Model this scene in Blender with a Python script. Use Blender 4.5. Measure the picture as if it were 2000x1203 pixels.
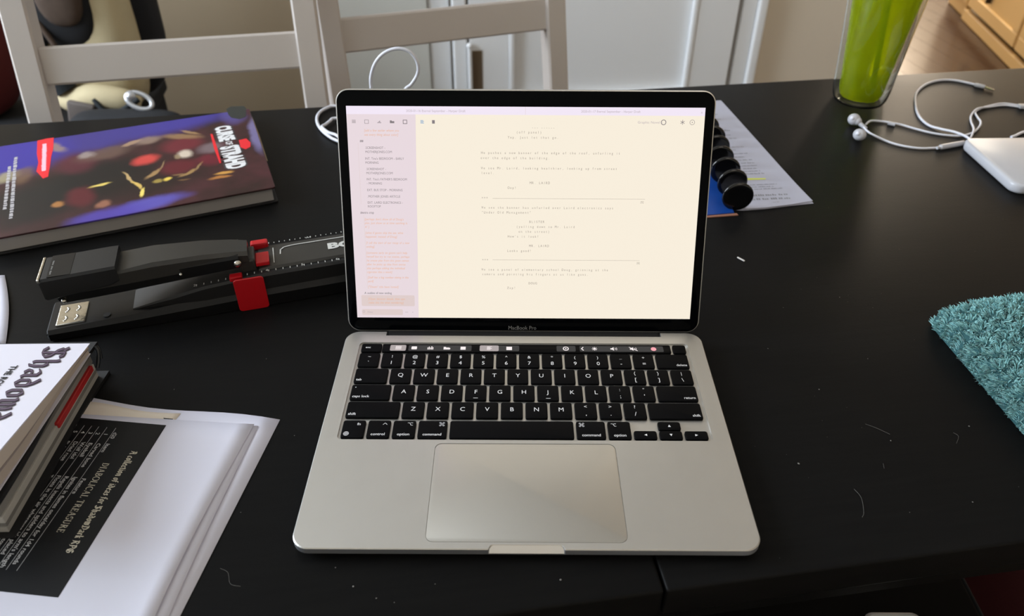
import bpy, bmesh, math, random
from mathutils import Vector, Matrix, Euler, noise
from mathutils.geometry import tessellate_polygon
random.seed(7)
R = math.radians
for o in list(bpy.data.objects): bpy.data.objects.remove(o)
scene = bpy.context.scene
TZ = 0.74                     # table top height above the floor

# ------------------------------------------------------------ camera
cam_d = bpy.data.cameras.new('camera'); cam = bpy.data.objects.new('camera', cam_d)
scene.collection.objects.link(cam); scene.camera = cam
cam.location = (-0.010645, -0.293859, 0.444412 + TZ)
cam.rotation_euler = (R(54.16843), R(-0.26555), R(0.15051))
FPX = 1502.7
cam_d.sensor_fit = 'HORIZONTAL'; cam_d.sensor_width = 36.0; cam_d.lens = FPX / 2000 * 36
cam_d.shift_x = 0.0; cam_d.shift_y = -76.2 / 2000
cam_d.clip_start = 0.01; cam_d.clip_end = 60
cam_d.dof.use_dof = True; cam_d.dof.focus_distance = 0.62; cam_d.dof.aperture_fstop = 8.5

# ------------------------------------------------------------ world, lights, exposure
scene.view_settings.view_transform = 'Standard'; scene.view_settings.look = 'None'
scene.view_settings.exposure = 0.0; scene.view_settings.gamma = 1.0
scene.view_settings.use_curve_mapping = False
world = bpy.data.worlds.new('world'); scene.world = world; world.use_nodes = True
bg = world.node_tree.nodes['Background']
bg.inputs[0].default_value = (0.80, 0.90, 1.0, 1); bg.inputs[1].default_value = 3.2
def area_light(name, loc, target, sx, sy, power, col):
    d = bpy.data.lights.new(name, 'AREA'); d.shape = 'RECTANGLE'; d.size = sx; d.size_y = sy
    d.energy = power; d.color = col
    o = bpy.data.objects.new(name, d); scene.collection.objects.link(o)
    o.location = loc
    o.rotation_euler = (Vector(target) - Vector(loc)).to_track_quat('-Z', 'Y').to_euler()
    return o
area_light('window_daylight', (-2.36, 0.92, 1.58), (0.2, 0.95, 0.80), 1.5, 1.3, 74, (0.84, 0.91, 1.0))
area_light('kitchen_daylight', (2.46, 5.15, 1.35), (2.1, 3.7, 0.1), 0.8, 1.6, 72, (1.0, 0.84, 0.66))
area_light('cabinet_fill', (1.75, 3.45, 2.30), (2.1, 3.25, 0.4), 0.5, 0.5, 26, (1.0, 0.86, 0.66))  # added unseen fill that brightens the cabinet fronts
area_light('near_window_daylight', (-2.30, -0.05, 1.75), (-0.1, 0.05, 0.74), 0.8, 1.1, 34, (0.74, 0.88, 1.0))
area_light('back_wall_fill', (0.7, -0.45, 2.42), (0.75, 2.1, 0.95), 0.8, 0.8, 5, (1.0, 0.90, 0.78)).data.spread = R(95)  # soft fill added behind the camera to brighten the back wall and doors

# ------------------------------------------------------------ calibration: pixel -> point on a real plane
_Rc = Euler((R(54.16843), R(-0.26555), R(0.15051))).to_matrix(); _C = Vector((-0.010645, -0.293859, 0.444412))
def ray(x, y): return _Rc @ Vector(((x - 1000) / FPX, -(y - 525.3) / FPX, -1))
def at(x, y, z=0.0):                      # point at height z above the table top
    d = ray(x, y); return _C + d * ((z - _C.z) / d.z)
def aty(x, y, Y):
    d = ray(x, y); return _C + d * ((Y - _C.y) / d.y)

# ------------------------------------------------------------ materials
MATS = {}
def lin(c):
    return tuple(((v / 255) / 12.92 if v / 255 <= 0.04045 else ((v / 255 + 0.055) / 1.055) ** 2.4) for v in c) + (1,)
def mat(name, rgb, rough=0.5, metal=0.0, spec=0.5, bump=0.0, bscale=400, var=0.0, vscale=20, emit=None, es=1.0, trans=0.0, ior=1.45, coat=0.0, sheen=0.0, alpha=None, stretch=None, raw=False):
    m = bpy.data.materials.new(name); m.use_nodes = True; nt = m.node_tree; N = nt.nodes; L = nt.links
    p = N['Principled BSDF']; c = rgb + (1,) if raw else lin(rgb)
    p.inputs['Base Color'].default_value = c; p.inputs['Roughness'].default_value = rough
    p.inputs['Metallic'].default_value = metal; p.inputs['Specular IOR Level'].default_value = spec
    p.inputs['Transmission Weight'].default_value = trans; p.inputs['IOR'].default_value = ior
    p.inputs['Coat Weight'].default_value = coat; p.inputs['Sheen Weight'].default_value = sheen
    if emit is not None:
        p.inputs['Emission Color'].default_value = lin(emit); p.inputs['Emission Strength'].default_value = es
    if bump or var:
        tc = N.new('ShaderNodeTexCoord'); mp = N.new('ShaderNodeMapping'); L.new(tc.outputs['Object'], mp.inputs[0])
        if stretch: mp.inputs['Scale'].default_value = stretch
    if bump:
        n = N.new('ShaderNodeTexNoise'); n.inputs['Scale'].default_value = bscale; n.inputs['Detail'].default_value = 4
        L.new(mp.outputs[0], n.inputs['Vector'])
        b = N.new('ShaderNodeBump'); b.inputs['Strength'].default_value = bump; b.inputs['Distance'].default_value = 0.001
        L.new(n.outputs[0], b.inputs['Height']); L.new(b.outputs[0], p.inputs['Normal'])
    if var:
        n = N.new('ShaderNodeTexNoise'); n.inputs['Scale'].default_value = vscale; n.inputs['Detail'].default_value = 5
        L.new(mp.outputs[0], n.inputs['Vector'])
        mx = N.new('ShaderNodeMix'); mx.data_type = 'RGBA'
        mx.inputs['A'].default_value = tuple(v * (1 - var) for v in c[:3]) + (1,)
        mx.inputs['B'].default_value = tuple(min(1, v * (1 + var)) for v in c[:3]) + (1,)
        L.new(n.outputs[0], mx.inputs['Factor']); L.new(mx.outputs['Result'], p.inputs['Base Color'])
    MATS[name] = m
    return m
def emis(name, rgb, s=1.0):
    m = bpy.data.materials.new(name); m.use_nodes = True; nt = m.node_tree
    p = nt.nodes['Principled BSDF']; p.inputs['Base Color'].default_value = (0.01, 0.01, 0.01, 1)
    p.inputs['Roughness'].default_value = 0.25; p.inputs['Specular IOR Level'].default_value = 0.2
    p.inputs['Emission Color'].default_value = lin(rgb); p.inputs['Emission Strength'].default_value = s
    return m

M_alu = mat('brushed_aluminium', (196, 194, 190), rough=0.42, metal=0.85, bump=0.06, bscale=3000, var=0.03, vscale=60)
M_alu_b = mat('bright_aluminium', (214, 214, 214), rough=0.28, metal=0.9)
M_pad = mat('trackpad_glass', (186, 183, 177), rough=0.36, metal=0.7, coat=0.1)
M_key = mat('key_plastic', (9, 9, 11), rough=0.48, spec=0.06, bump=0.03, bscale=2500)
M_legend = mat('key_legend_white', (205, 205, 208), rough=0.6, emit=(190, 190, 195), es=0.25)
M_touch = mat('touch_bar_glass', (8, 8, 10), rough=0.3, spec=0.06)
M_touchgrey = emis('touch_bar_grey', (52, 52, 54), 0.8)
M_touchlit = emis('touch_bar_lit', (178, 168, 168), 0.9)
M_icon = emis('touch_bar_icon', (250, 240, 240), 1.0)
M_iconpink = emis('touch_bar_siri', (250, 165, 175), 1.0)
M_bezel = mat('bezel_glass', (3, 4, 6), rough=0.12, spec=0.06)
M_rubber = mat('black_rubber', (16, 16, 17), rough=0.6)
M_brand = mat('bezel_lettering', (112, 112, 112), rough=0.5)
M_sc_main = emis('screen_cream', (250, 240, 222), 0.97)
M_sc_side = emis('screen_pink', (233, 218, 224), 0.98)
M_sc_top = emis('screen_lavender', (241, 230, 245), 1.0)
M_sc_sel = emis('screen_selection', (222, 204, 202), 1.0)
M_sc_txt = emis('screen_ink', (150, 140, 132), 1.0)
M_sc_dark = emis('screen_ink_dark', (132, 124, 128), 1.0)
M_sc_or = emis('screen_orange', (232, 178, 146), 1.0)
M_sc_lt = emis('screen_light_ink', (186, 174, 180), 1.0)
M_sc_blue = emis('screen_blue', (120, 165, 205), 1.0)

M_paper = mat('white_paper', (214, 214, 229), rough=0.75, spec=0.2, bump=0.05, bscale=60, var=0.02, vscale=12)
M_print = mat('black_print', (17, 17, 19), rough=0.5, spec=0.25)
M_printw = mat('print_white', (215, 208, 190), rough=0.7)
M_printg = mat('print_white_soft', (190, 190, 192), rough=0.7)
M_cover = mat('book_cover_white', (214, 212, 224), rough=0.35, spec=0.35)
M_title = mat('title_purple', (40, 26, 44), rough=0.4)
M_title_hi = mat('title_grey', (88, 70, 94), rough=0.4)
M_black = mat('black_cloth_cover', (17, 17, 19), rough=0.55, bump=0.1, bscale=800)
M_plast = mat('black_plastic', (17, 17, 18), rough=0.36, spec=0.3)
M_plast2 = mat('dark_grey_plastic', (44, 43, 41), rough=0.38, spec=0.5)
M_plast3 = mat('charcoal_plastic', (30, 30, 31), rough=0.42, spec=0.35)
M_red = mat('red_plastic', (176, 16, 26), rough=0.35)
M_redpaper = mat('red_card', (170, 30, 32), rough=0.6)
M_chrome = mat('polished_steel', (200, 198, 190), rough=0.22, metal=1.0, bump=0.4, bscale=160)
M_silver = mat('satin_silver', (205, 208, 214), rough=0.3, metal=0.6)
M_tick = mat('white_tick_print', (200, 200, 196), rough=0.6)
M_white = mat('white_plastic', (180, 181, 187), rough=0.28)
M_cable = mat('white_cable_rubber', (214, 216, 226), rough=0.4)
M_blue = mat('blue_cover', (16, 62, 140), rough=0.35)
M_ring = mat('black_gloss_disc', (9, 9, 11), rough=0.13, spec=0.6)
M_tan = mat('tan_card', (168, 146, 122), rough=0.7)
M_ink = mat('page_ink', (132, 132, 138), rough=0.8)
M_hl = mat('highlighter', (204, 212, 92), rough=0.7)
M_wall = mat('beige_wall', (216, 205, 188), rough=0.8, bump=0.15, bscale=60, var=0.05, vscale=3)
M_door = mat('white_paint', (228, 230, 232), rough=0.45, bump=0.04, bscale=80)
M_brass = mat('aged_hinge', (120, 104, 84), rough=0.4, metal=0.5)
M_chair = mat('white_chair_paint', (188, 180, 174), rough=0.42, bump=0.05, bscale=120, var=0.03, vscale=6)
M_ceil = mat('ceiling_paint', (225, 222, 215), rough=0.9)
M_cab = mat('cream_cabinet_paint', (232, 202, 148), rough=0.5, var=0.05, vscale=5)
M_cream = mat('cream_fabric', (190, 176, 142), rough=0.85, bump=0.3, bscale=180, var=0.1, vscale=20)
M_blkfab = mat('black_fabric', (15, 16, 20), rough=0.85, bump=0.3, bscale=200)
M_navy = mat('charcoal_fabric', (26, 31, 35), rough=0.85, bump=0.2, bscale=150)
M_darkred = mat('dark_red_fabric', (84, 18, 24), rough=0.9)
M_brownfab = mat('brown_mesh_fabric', (70, 56, 46), rough=0.9, var=0.3, vscale=60)
M_lint = mat('lint', (120, 118, 115), rough=0.9)

def wood_table():
    m = bpy.data.materials.new('black_stained_wood'); m.use_nodes = True; nt = m.node_tree; N = nt.nodes; L = nt.links
    p = N['Principled BSDF']; tc = N.new('ShaderNodeTexCoord'); mp = N.new('ShaderNodeMapping')
    mp.inputs['Scale'].default_value = (6, 90, 40); L.new(tc.outputs['Object'], mp.inputs[0])
    n = N.new('ShaderNodeTexNoise'); n.inputs['Scale'].default_value = 3; n.inputs['Detail'].default_value = 8
    L.new(mp.outputs[0], n.inputs['Vector'])
    r = N.new('ShaderNodeValToRGB'); r.color_ramp.elements[0].color = (0.0048, 0.0048, 0.0052, 1); r.color_ramp.elements[1].color = (0.0090, 0.0088, 0.0086, 1)
    L.new(n.outputs[0], r.inputs[0]); L.new(r.outputs[0], p.inputs['Base Color'])
    n2 = N.new('ShaderNodeTexNoise'); n2.inputs['Scale'].default_value = 420; n2.inputs['Detail'].default_value = 4; L.new(tc.outputs['Object'], n2.inputs['Vector'])
    n3 = N.new('ShaderNodeTexNoise'); n3.inputs['Scale'].default_value = 5; L.new(tc.outputs['Object'], n3.inputs['Vector'])
    mr = N.new('ShaderNodeMapRange'); mr.inputs['To Min'].default_value = 0.32; mr.inputs['To Max'].default_value = 0.42
    L.new(n3.outputs[0], mr.inputs['Value']); L.new(mr.outputs[0], p.inputs['Roughness'])
    b = N.new('ShaderNodeBump'); b.inputs['Strength'].default_value = 0.10; b.inputs['Distance'].default_value = 0.0006
    L.new(n2.outputs[0], b.inputs['Height']); L.new(b.outputs[0], p.inputs['Normal'])
    p.inputs['Specular IOR Level'].default_value = 0.06
    return m
M_table = wood_table()

def wood_floor():
    m = bpy.data.materials.new('red_brown_floorboards'); m.use_nodes = True; nt = m.node_tree; N = nt.nodes; L = nt.links
    p = N['Principled BSDF']; tc = N.new('ShaderNodeTexCoord'); mp = N.new('ShaderNodeMapping')
    mp.inputs['Scale'].default_value = (14, 1.2, 1); L.new(tc.outputs['Object'], mp.inputs[0])
    n = N.new('ShaderNodeTexNoise'); n.inputs['Scale'].default_value = 4; n.inputs['Detail'].default_value = 8; L.new(mp.outputs[0], n.inputs['Vector'])
    r = N.new('ShaderNodeValToRGB'); r.color_ramp.elements[0].color = (0.016, 0.006, 0.004, 1); r.color_ramp.elements[1].color = (0.045, 0.017, 0.009, 1)
    L.new(n.outputs[0], r.inputs[0]); L.new(r.outputs[0], p.inputs['Base Color'])
    p.inputs['Roughness'].default_value = 0.23; p.inputs['Specular IOR Level'].default_value = 0.6
    return m
M_floor = wood_floor()

# ------------------------------------------------------------ object helpers
COL = scene.collection
ROOTM = {}                                  # world matrix (table frame) of every empty root
def tag(o, label=None, cat=None, group=None, kind=None):
    if label: o['label'] = label
    if cat: o['category'] = cat
    if group: o['group'] = group
    if kind: o['kind'] = kind
    return o
def thing(name, label, cat, loc=(0, 0, 0), rotz=0, group=None):
    o = bpy.data.objects.new(name, None); COL.objects.link(o); o.empty_display_size = 0.05
    o.location = (loc[0], loc[1], loc[2] + TZ); o.rotation_euler = (0, 0, rotz)
    ROOTM[o.name] = Matrix.Translation(loc) @ Matrix.Rotation(rotz, 4, 'Z')
    return tag(o, label, cat, group)
def obj(name, mesh, m, parent=None, world=False, smooth=None, label=None, kind=None):
    """mesh = (verts, faces) ; world=True: verts are in table coordinates (z=0 on the table top)"""
    vs, fs = mesh
    vs = [Vector(v) for v in vs]
    if parent is not None and world:
        r = parent
        while r.parent: r = r.parent
        inv = ROOTM[r.name].inverted(); vs = [inv @ v for v in vs]
    me = bpy.data.meshes.new(name); me.from_pydata([tuple(v) for v in vs], [], fs)
    me.validate(); me.update()
    me.materials.append(m)
    o = bpy.data.objects.new(name, me); COL.objects.link(o)
    if parent is not None: o.parent = parent
    else: o.location.z = TZ
    if smooth is not None:
        me.polygons.foreach_set('use_smooth', [True] * len(me.polygons))
        if smooth < 180:
            me.set_sharp_from_angle(angle=R(smooth))
    if label: o['label'] = label
    if kind: o['kind'] = kind
    return o
def top(name, mesh, m, label, cat, group=None, kind=None, origin=None, smooth=None):
    """a top-level thing that is one mesh, verts in table coordinates"""
    vs, fs = mesh; vs = [Vector(v) for v in vs]
    if origin is None:
        zs = min(v.z for v in vs); origin = Vector((sum(v.x for v in vs) / len(vs), sum(v.y for v in vs) / len(vs), zs))
    origin = Vector(origin)
    o = obj(name, ([v - origin for v in vs], fs), m, None, smooth=smooth)
    o.location = (origin.x, origin.y, origin.z + TZ)
    return tag(o, label, cat, group, kind)
def copy_tree(o, parent=None):
    c = o.copy(); COL.objects.link(c)
    if parent is not None: c.parent = parent
    for ch in [x for x in bpy.data.objects if x.parent == o]:
        copy_tree(ch, c)
    return c

# ------------------------------------------------------------ mesh helpers
class MB:
    def __init__(s): s.v = []; s.f = []
    def add(s, mesh, mtx=None):
        n = len(s.v); vs, fs = mesh
        s.v += [(mtx @ Vector(v)) if mtx else Vector(v) for v in vs]; s.f += [[i + n for i in f] for f in fs]; return s
    @property
    def m(s): return (s.v, s.f)
def xf(mesh, mtx): return ([mtx @ Vector(v) for v in mesh[0]], mesh[1])
def tr(x, y, z): return Matrix.Translation((x, y, z))
def rz(a): return Matrix.Rotation(a, 4, 'Z')
def box(x0, x1, y0, y1, z0, z1, bev=0.0, seg=2):
    bm = bmesh.new(); bmesh.ops.create_cube(bm, size=1)
    for v in bm.verts: v.co = Vector(((x0 + x1) / 2 + v.co.x * (x1 - x0), (y0 + y1) / 2 + v.co.y * (y1 - y0), (z0 + z1) / 2 + v.co.z * (z1 - z0)))
    if bev: bmesh.ops.bevel(bm, geom=bm.edges[:], offset=bev, segments=seg, profile=0.6, affect='EDGES')
    return from_bm(bm)
def from_bm(bm):
    bm.verts.ensure_lookup_table(); bm.verts.index_update()
    r = ([v.co.copy() for v in bm.verts], [[v.index for v in f.verts] for f in bm.faces]); bm.free(); return r
def rrect(w, h, r, n=6, cx=0, cy=0):
    pts = []
    for (sx, sy, a0) in ((1, 1, 0), (-1, 1, 90), (-1, -1, 180), (1, -1, 270)):
        for i in range(n + 1):
            a = R(a0 + 90 * i / n); pts.append((cx + sx * (w / 2 - r) + r * math.cos(a), cy + sy * (h / 2 - r) + r * math.sin(a)))
    return pts
def loft(rings, cap0=True, cap1=True):
    """rings: list of equally long vertex loops"""
    v = []; f = []; n = len(rings[0])
    for r in rings: v += [Vector(p) for p in r]
    for k in range(len(rings) - 1):
        for i in range(n):
            j = (i + 1) % n; f.append([k * n + i, k * n + j, (k + 1) * n + j, (k + 1) * n + i])
    if cap0: f.append(list(range(n))[::-1])
    if cap1: f.append([(len(rings) - 1) * n + i for i in range(n)])
    return v, f
def rslab(w, h, r, z0, z1, cx=0, cy=0, bev=0.0, n=6):
    """rounded rectangle slab with softened top and bottom edges"""
    if bev <= 0: prof = [(z0, 0), (z1, 0)]
    else: prof = [(z0, bev), (z0 + bev * .3, bev * .3), (z0 + bev, 0), (z1 - bev, 0), (z1 - bev * .3, bev * .3), (z1, bev)]
    return loft([[(x, y, z) for x, y in rrect(w - 2 * i, h - 2 * i, max(r - i, 1e-4), n, cx, cy)] for z, i in prof])
def prism(poly, z0, z1, holes=()):
    loops = [[Vector((x, y, 0)) for x, y in poly]] + [[Vector((x, y, 0)) for x, y in h] for h in holes]
    flat = [p for l in loops for p in l]; tris = tessellate_polygon(loops); n = len(flat)
    v = [(p.x, p.y, z0) for p in flat] + [(p.x, p.y, z1) for p in flat]; f = []
    for t in tris:
        a, b, c = [flat[i] for i in t]
        if (b - a).cross(c - a).z < 0: t = (t[0], t[2], t[1])
        f.append([n + i for i in t]); f.append([t[2], t[1], t[0]])
    k = 0
    for l in loops:
        m = len(l)
        for i in range(m):
            j = (i + 1) % m; f.append([k + i, k + j, n + k + j, n + k + i])
        k += m
    bm = bmesh.new(); vv = [bm.verts.new(p) for p in v]
    for q in f:
        try: bm.faces.new([vv[i] for i in q])
        except ValueError: pass
    bmesh.ops.recalc_face_normals(bm, faces=bm.faces[:]); return from_bm(bm)
def flatpoly(poly, z=0, holes=()):
    loops = [[Vector((x, y, 0)) for x, y in poly]] + [[Vector((x, y, 0)) for x, y in h] for h in holes]
    flat = [p for l in loops for p in l]; f = []
    for t in tessellate_polygon(loops):
        a, b, c = [flat[i] for i in t]
        if (b - a).cross(c - a).z < 0: t = (t[0], t[2], t[1])
        f.append(list(t))
    return [(p.x, p.y, z) for p in flat], f
def catmull(pts, sub=8, closed=False):
    P = [Vector(p) for p in pts]; out = []; n = len(P)
    for i in range(n if closed else n - 1):
        if closed: a, b, c, d = P[i - 1], P[i], P[(i + 1) % n], P[(i + 2) % n]
        else: a, b, c, d = P[max(i - 1, 0)], P[i], P[i + 1], P[min(i + 2, n - 1)]
        for k in range(sub):
            t = k / sub
            out.append(0.5 * ((2 * b) + (c - a) * t + (2 * a - 5 * b + 4 * c - d) * t * t + (3 * b - a - 3 * c + d) * t ** 3))
    if not closed: out.append(P[-1])
    return out
def tube(path, r, n=10, closed=False):
    P = [Vector(p) for p in path]; rings = []; up = Vector((0, 0, 1)); m = len(P)
    rr = r if callable(r) else (lambda t: r)
    prev = None
    for i, p in enumerate(P):
        if closed: t = (P[(i + 1) % m] - P[i - 1]).normalized()
        else: t = (P[min(i + 1, m - 1)] - P[max(i - 1, 0)]).normalized()
        if prev is None:
            a = t.orthogonal().normalized()
        else: a = (prev - t * prev.dot(t)).normalized()
        prev = a; b = t.cross(a); q = rr(i / (m - 1))
        rings.append([p + (a * math.cos(2 * math.pi * k / n) + b * math.sin(2 * math.pi * k / n)) * q for k in range(n)])
    if closed: rings.append(rings[0])
    return loft(rings, not closed, not closed)
def lathe(prof, n=32, cap0=True, cap1=True):
    return loft([[(r * math.cos(2 * math.pi * k / n), r * math.sin(2 * math.pi * k / n), z) for k in range(n)] for r, z in prof], cap0, cap1)
def ellipsoid(c, rx, ry, rz_, e=1.0, nu=24, nv=14, mtx=None):
    def sp(x): return math.copysign(abs(x) ** e, x)
    rings = []
    for j in range(1, nv):
        a = -math.pi / 2 + math.pi * j / nv
        rings.append([(c[0] + rx * sp(math.cos(a)) * sp(math.cos(2 * math.pi * k / nu)), c[1] + ry * sp(math.cos(a)) * sp(math.sin(2 * math.pi * k / nu)), c[2] + rz_ * sp(math.sin(a))) for k in range(nu)])
    m = loft(rings)
    return xf(m, mtx) if mtx else m

# ------------------------------------------------------------ lettering helpers (Blender's built-in font as flat outlines)
_gc = {}
def glyph(ch, bold=0.0):
    k = (ch, bold)
    if k in _gc: return _gc[k]
    cu = bpy.data.curves.new('g', 'FONT'); cu.body = ch + 'i'; cu.size = 1; cu.resolution_u = 3; cu.offset = bold
    o = bpy.data.objects.new('g', cu); COL.objects.link(o); dg = bpy.context.evaluated_depsgraph_get(); dg.update()
    me2 = o.evaluated_get(dg).to_mesh(); w2 = max([v.co.x for v in me2.vertices] or [0.3])
    o.evaluated_get(dg).to_mesh_clear()
    cu.body = 'i'; dg.update(); me3 = o.evaluated_get(dg).to_mesh(); wi = max([v.co.x for v in me3.vertices] or [0.1]); o.evaluated_get(dg).to_mesh_clear()
    cu.body = ch; dg.update(); me = o.evaluated_get(dg).to_mesh()
    v = [(q.co.x, q.co.y) for q in me.vertices]; f = [list(p.vertices) for p in me.polygons]
    o.evaluated_get(dg).to_mesh_clear(); bpy.data.objects.remove(o); bpy.data.curves.remove(cu)
    _gc[k] = (v, f, w2 - wi); return _gc[k]
def text2d(s, size=1.0, width=None, align='l', mono=None, bold=0.0, xs=1.0, shear=0.0):
    """list of 2D verts + faces; baseline at y=0"""
    V = []; F = []; x = 0.0
    for ch in s:
        if ch == ' ':
            x += (mono / size if mono else 0.30); continue
        gv, gf, adv = glyph(ch, bold)
        if not gv: x += 0.3; continue
        n = len(V)
        if mono:
            lo = min(p[0] for p in gv); hi = max(p[0] for p in gv); c = mono / size
            sc = min(xs, c * 0.86 / max(hi - lo, 1e-6)); off = x + c / 2 - sc * (lo + hi) / 2
            V += [(off + p[0] * sc, p[1]) for p in gv]; x += c
        else:
            V += [(x + p[0] * xs, p[1]) for p in gv]; x += adv * xs
        F += [[i + n for i in q] for q in gf]
    V = [((a + b * shear) * size, b * size) for a, b in V]; w = x * size
    if width and w > 0:
        k = width / w; V = [(a * k, b) for a, b in V]; w = width
    if align == 'c': V = [(a - w / 2, b) for a, b in V]
    if align == 'r': V = [(a - w, b) for a, b in V]
    return V, F
class Print:
    """flat print: collects 2D shapes placed in a frame (origin, right, up, normal)"""
    def __init__(s, o, u, v, lift=0.00012):
        s.o = Vector(o); s.u = Vector(u).normalized(); s.w = Vector(v).normalized(); s.n = s.u.cross(s.w); s.l = lift; s.V = []; s.F = []
    def put(s, vf, x=0, y=0, lift=0):
        n = len(s.V)
        s.V += [s.o + s.u * (a + x) + s.w * (b + y) + s.n * (s.l + lift) for a, b in vf[0]]; s.F += [[i + n for i in f] for f in vf[1]]; return s
    def text(s, t, x, y, size, **k): return s.put(text2d(t, size, **k), x, y)
    def rect(s, x0, y0, x1, y1, lift=0): return s.put(([(x0, y0), (x1, y0), (x1, y1), (x0, y1)], [[0, 1, 2, 3]]), lift=lift)
    def poly(s, pts):
        v, f = flatpoly(pts); return s.put(([(p[0], p[1]) for p in v], f))
    def stroke(s, pts, w, closed=False):
        P = [Vector(p) for p in pts]; m = len(P)
        for i in range(m if closed else m - 1):
            a, b = P[i], P[(i + 1) % m]; d = (b - a)
            if d.length < 1e-9: continue
            d.normalize(); q = Vector((-d.y, d.x)) * w / 2; e = d * w * 0.3
            s.put(([tuple(a - e - q), tuple(b + e - q), tuple(b + e + q), tuple(a - e + q)], [[0, 1, 2, 3]]))
        return s
    def circle(s, x, y, r, w=None, n=20):
        if w: return s.stroke([(x + r * math.cos(2 * math.pi * k / n), y + r * math.sin(2 * math.pi * k / n)) for k in range(n)], w, True)
        return s.put(([(x + r * math.cos(2 * math.pi * k / n), y + r * math.sin(2 * math.pi * k / n)) for k in range(n)], [list(range(n))]))
    @property
    def m(s): return (s.V, s.F)

# blackletter drawn with a broad nib; every glyph is a list of pen strokes, x-height 1, cap height 1.5
BL = {
 'S': (1.05, [[(.95,1.30),(.80,1.48),(.45,1.42),(.18,1.18),(.35,.92),(.78,.72),(.90,.42),(.62,.12),(.30,.04),(.05,.22)], [(.55,1.42),(.50,.10)], [(.10,1.48),(.30,1.30)]]),
 'D': (1.15, [[(.05,1.35),(.45,1.45),(.95,1.15),(1.02,.60),(.70,.15),(.25,.02),(.05,.12)], [(.38,1.35),(.38,.15)]]),
 'R': (1.1, [[(.05,1.35),(.55,1.48),(.88,1.20),(.70,.88),(.38,.78)], [(.32,1.38),(.32,.12),(.15,.0)], [(.55,.80),(.80,.35),(1.0,.05)]]),
 'P': (1.0, [[(.02,1.32),(.50,1.48),(.90,1.20),(.80,.75),(.40,.62)], [(.32,1.38),(.32,.05),(.12,-.15)]]),
 'G': (1.1, [[(.95,1.25),(.65,1.48),(.22,1.25),(.08,.65),(.35,.12),(.75,.05),(.98,.30),(.95,.75),(.65,.80)], [(.52,1.40),(.50,.20)]]),
 'A': (1.05, [[(.05,1.30),(.40,1.48),(.75,1.30),(.82,.20),(1.0,.02)], [(.42,1.42),(.25,.25),(.05,.02)], [(.20,.72),(.80,.72)]]),
 'a': (.78, [[(.12,.78),(.32,.98),(.58,.88),(.58,.15),(.72,.02)], [(.58,.52),(.22,.45),(.12,.18),(.30,.02),(.55,.18)]]),
 'b': (.76, [[(.14,1.55),(.20,1.40),(.20,.15)], [(.20,.80),(.45,.98),(.62,.80),(.62,.22),(.42,.02),(.20,.15)]]),
 'c': (.62, [[(.58,.85),(.38,.98),(.16,.78),(.16,.22),(.34,.02),(.56,.15)]]),
 'd': (.78, [[(.15,1.35),(.42,1.12),(.62,.80),(.62,.20),(.42,.02),(.16,.20),(.16,.72),(.34,.88),(.58,.78)]]),
 'e': (.64, [[(.18,.45),(.56,.68),(.40,.98),(.16,.78),(.16,.22),(.34,.02),(.56,.14)]]),
 'f': (.52, [[(.55,1.40),(.38,1.50),(.22,1.32),(.22,.10),(.12,-.05)], [(.02,.92),(.46,.92)]]),
 'h': (.78, [[(.14,1.55),(.20,1.40),(.20,.12),(.30,.0)], [(.20,.80),(.44,.98),(.62,.80),(.62,.25),(.50,-.12)]]),
 'i': (.40, [[(.10,.86),(.20,.96),(.20,.12),(.30,.0)], [(.14,1.26),(.26,1.34)]]),
 'k': (.72, [[(.14,1.55),(.20,1.40),(.20,.12),(.30,.0)], [(.22,.60),(.48,.95),(.62,.85)], [(.22,.56),(.46,.48),(.52,.12),(.66,.0)]]),
 'l': (.40, [[(.12,1.55),(.20,1.42),(.20,.12),(.32,.0)]]),
 'n': (.80, [[(.08,.86),(.20,.96),(.20,.05)], [(.20,.80),(.44,.98),(.62,.82),(.62,.12),(.74,.0)]]),
 'o': (.74, [[(.38,.98),(.16,.78),(.16,.22),(.36,.02),(.60,.22),(.60,.78),(.38,.98)]]),
 'r': (.58, [[(.08,.86),(.20,.96),(.20,.12),(.30,.0)], [(.20,.78),(.40,.96),(.54,.84)]]),
 's': (.62, [[(.54,.85),(.36,.98),(.16,.78),(.50,.40),(.50,.18),(.30,.02),(.10,.14)]]),
 't': (.48, [[(.22,1.25),(.22,.16),(.36,.02),(.46,.10)], [(.06,.94),(.42,.94)]]),
 'w': (1.02, [[(.08,1.05),(.20,.94),(.20,.18),(.36,.02),(.52,.16)], [(.44,1.08),(.54,.94),(.54,.18),(.68,.02),(.88,.20),(.88,.80),(.76,1.08)]]),
}
def nib2d(strokes, nx, ny, t, ox=0.0):
    V = []; F = []
    for st in strokes:
        pts = [Vector(p) for p in st]
        for a, b in zip(pts, pts[1:]):
            n = Vector((nx, ny)); d = (b - a).normalized(); q = Vector((-d.y, d.x)) * t
            c = [a - n - q, a - n + q, a + n - q, a + n + q, b - n - q, b - n + q, b + n - q, b + n + q]
            c = sorted(set((p.x, p.y) for p in c))
            def half(seq):
                h = []
                for p in seq:
                    while len(h) > 1 and (h[-1][0] - h[-2][0]) * (p[1] - h[-2][1]) - (h[-1][1] - h[-2][1]) * (p[0] - h[-2][0]) <= 0: h.pop()
                    h.append(p)
                return h[:-1]
            hull = half(c) + half(c[::-1])
            k = len(V); V += [(p[0] + ox, p[1]) for p in hull]; F.append(list(range(k, k + len(hull))))
    return V, F
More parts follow.
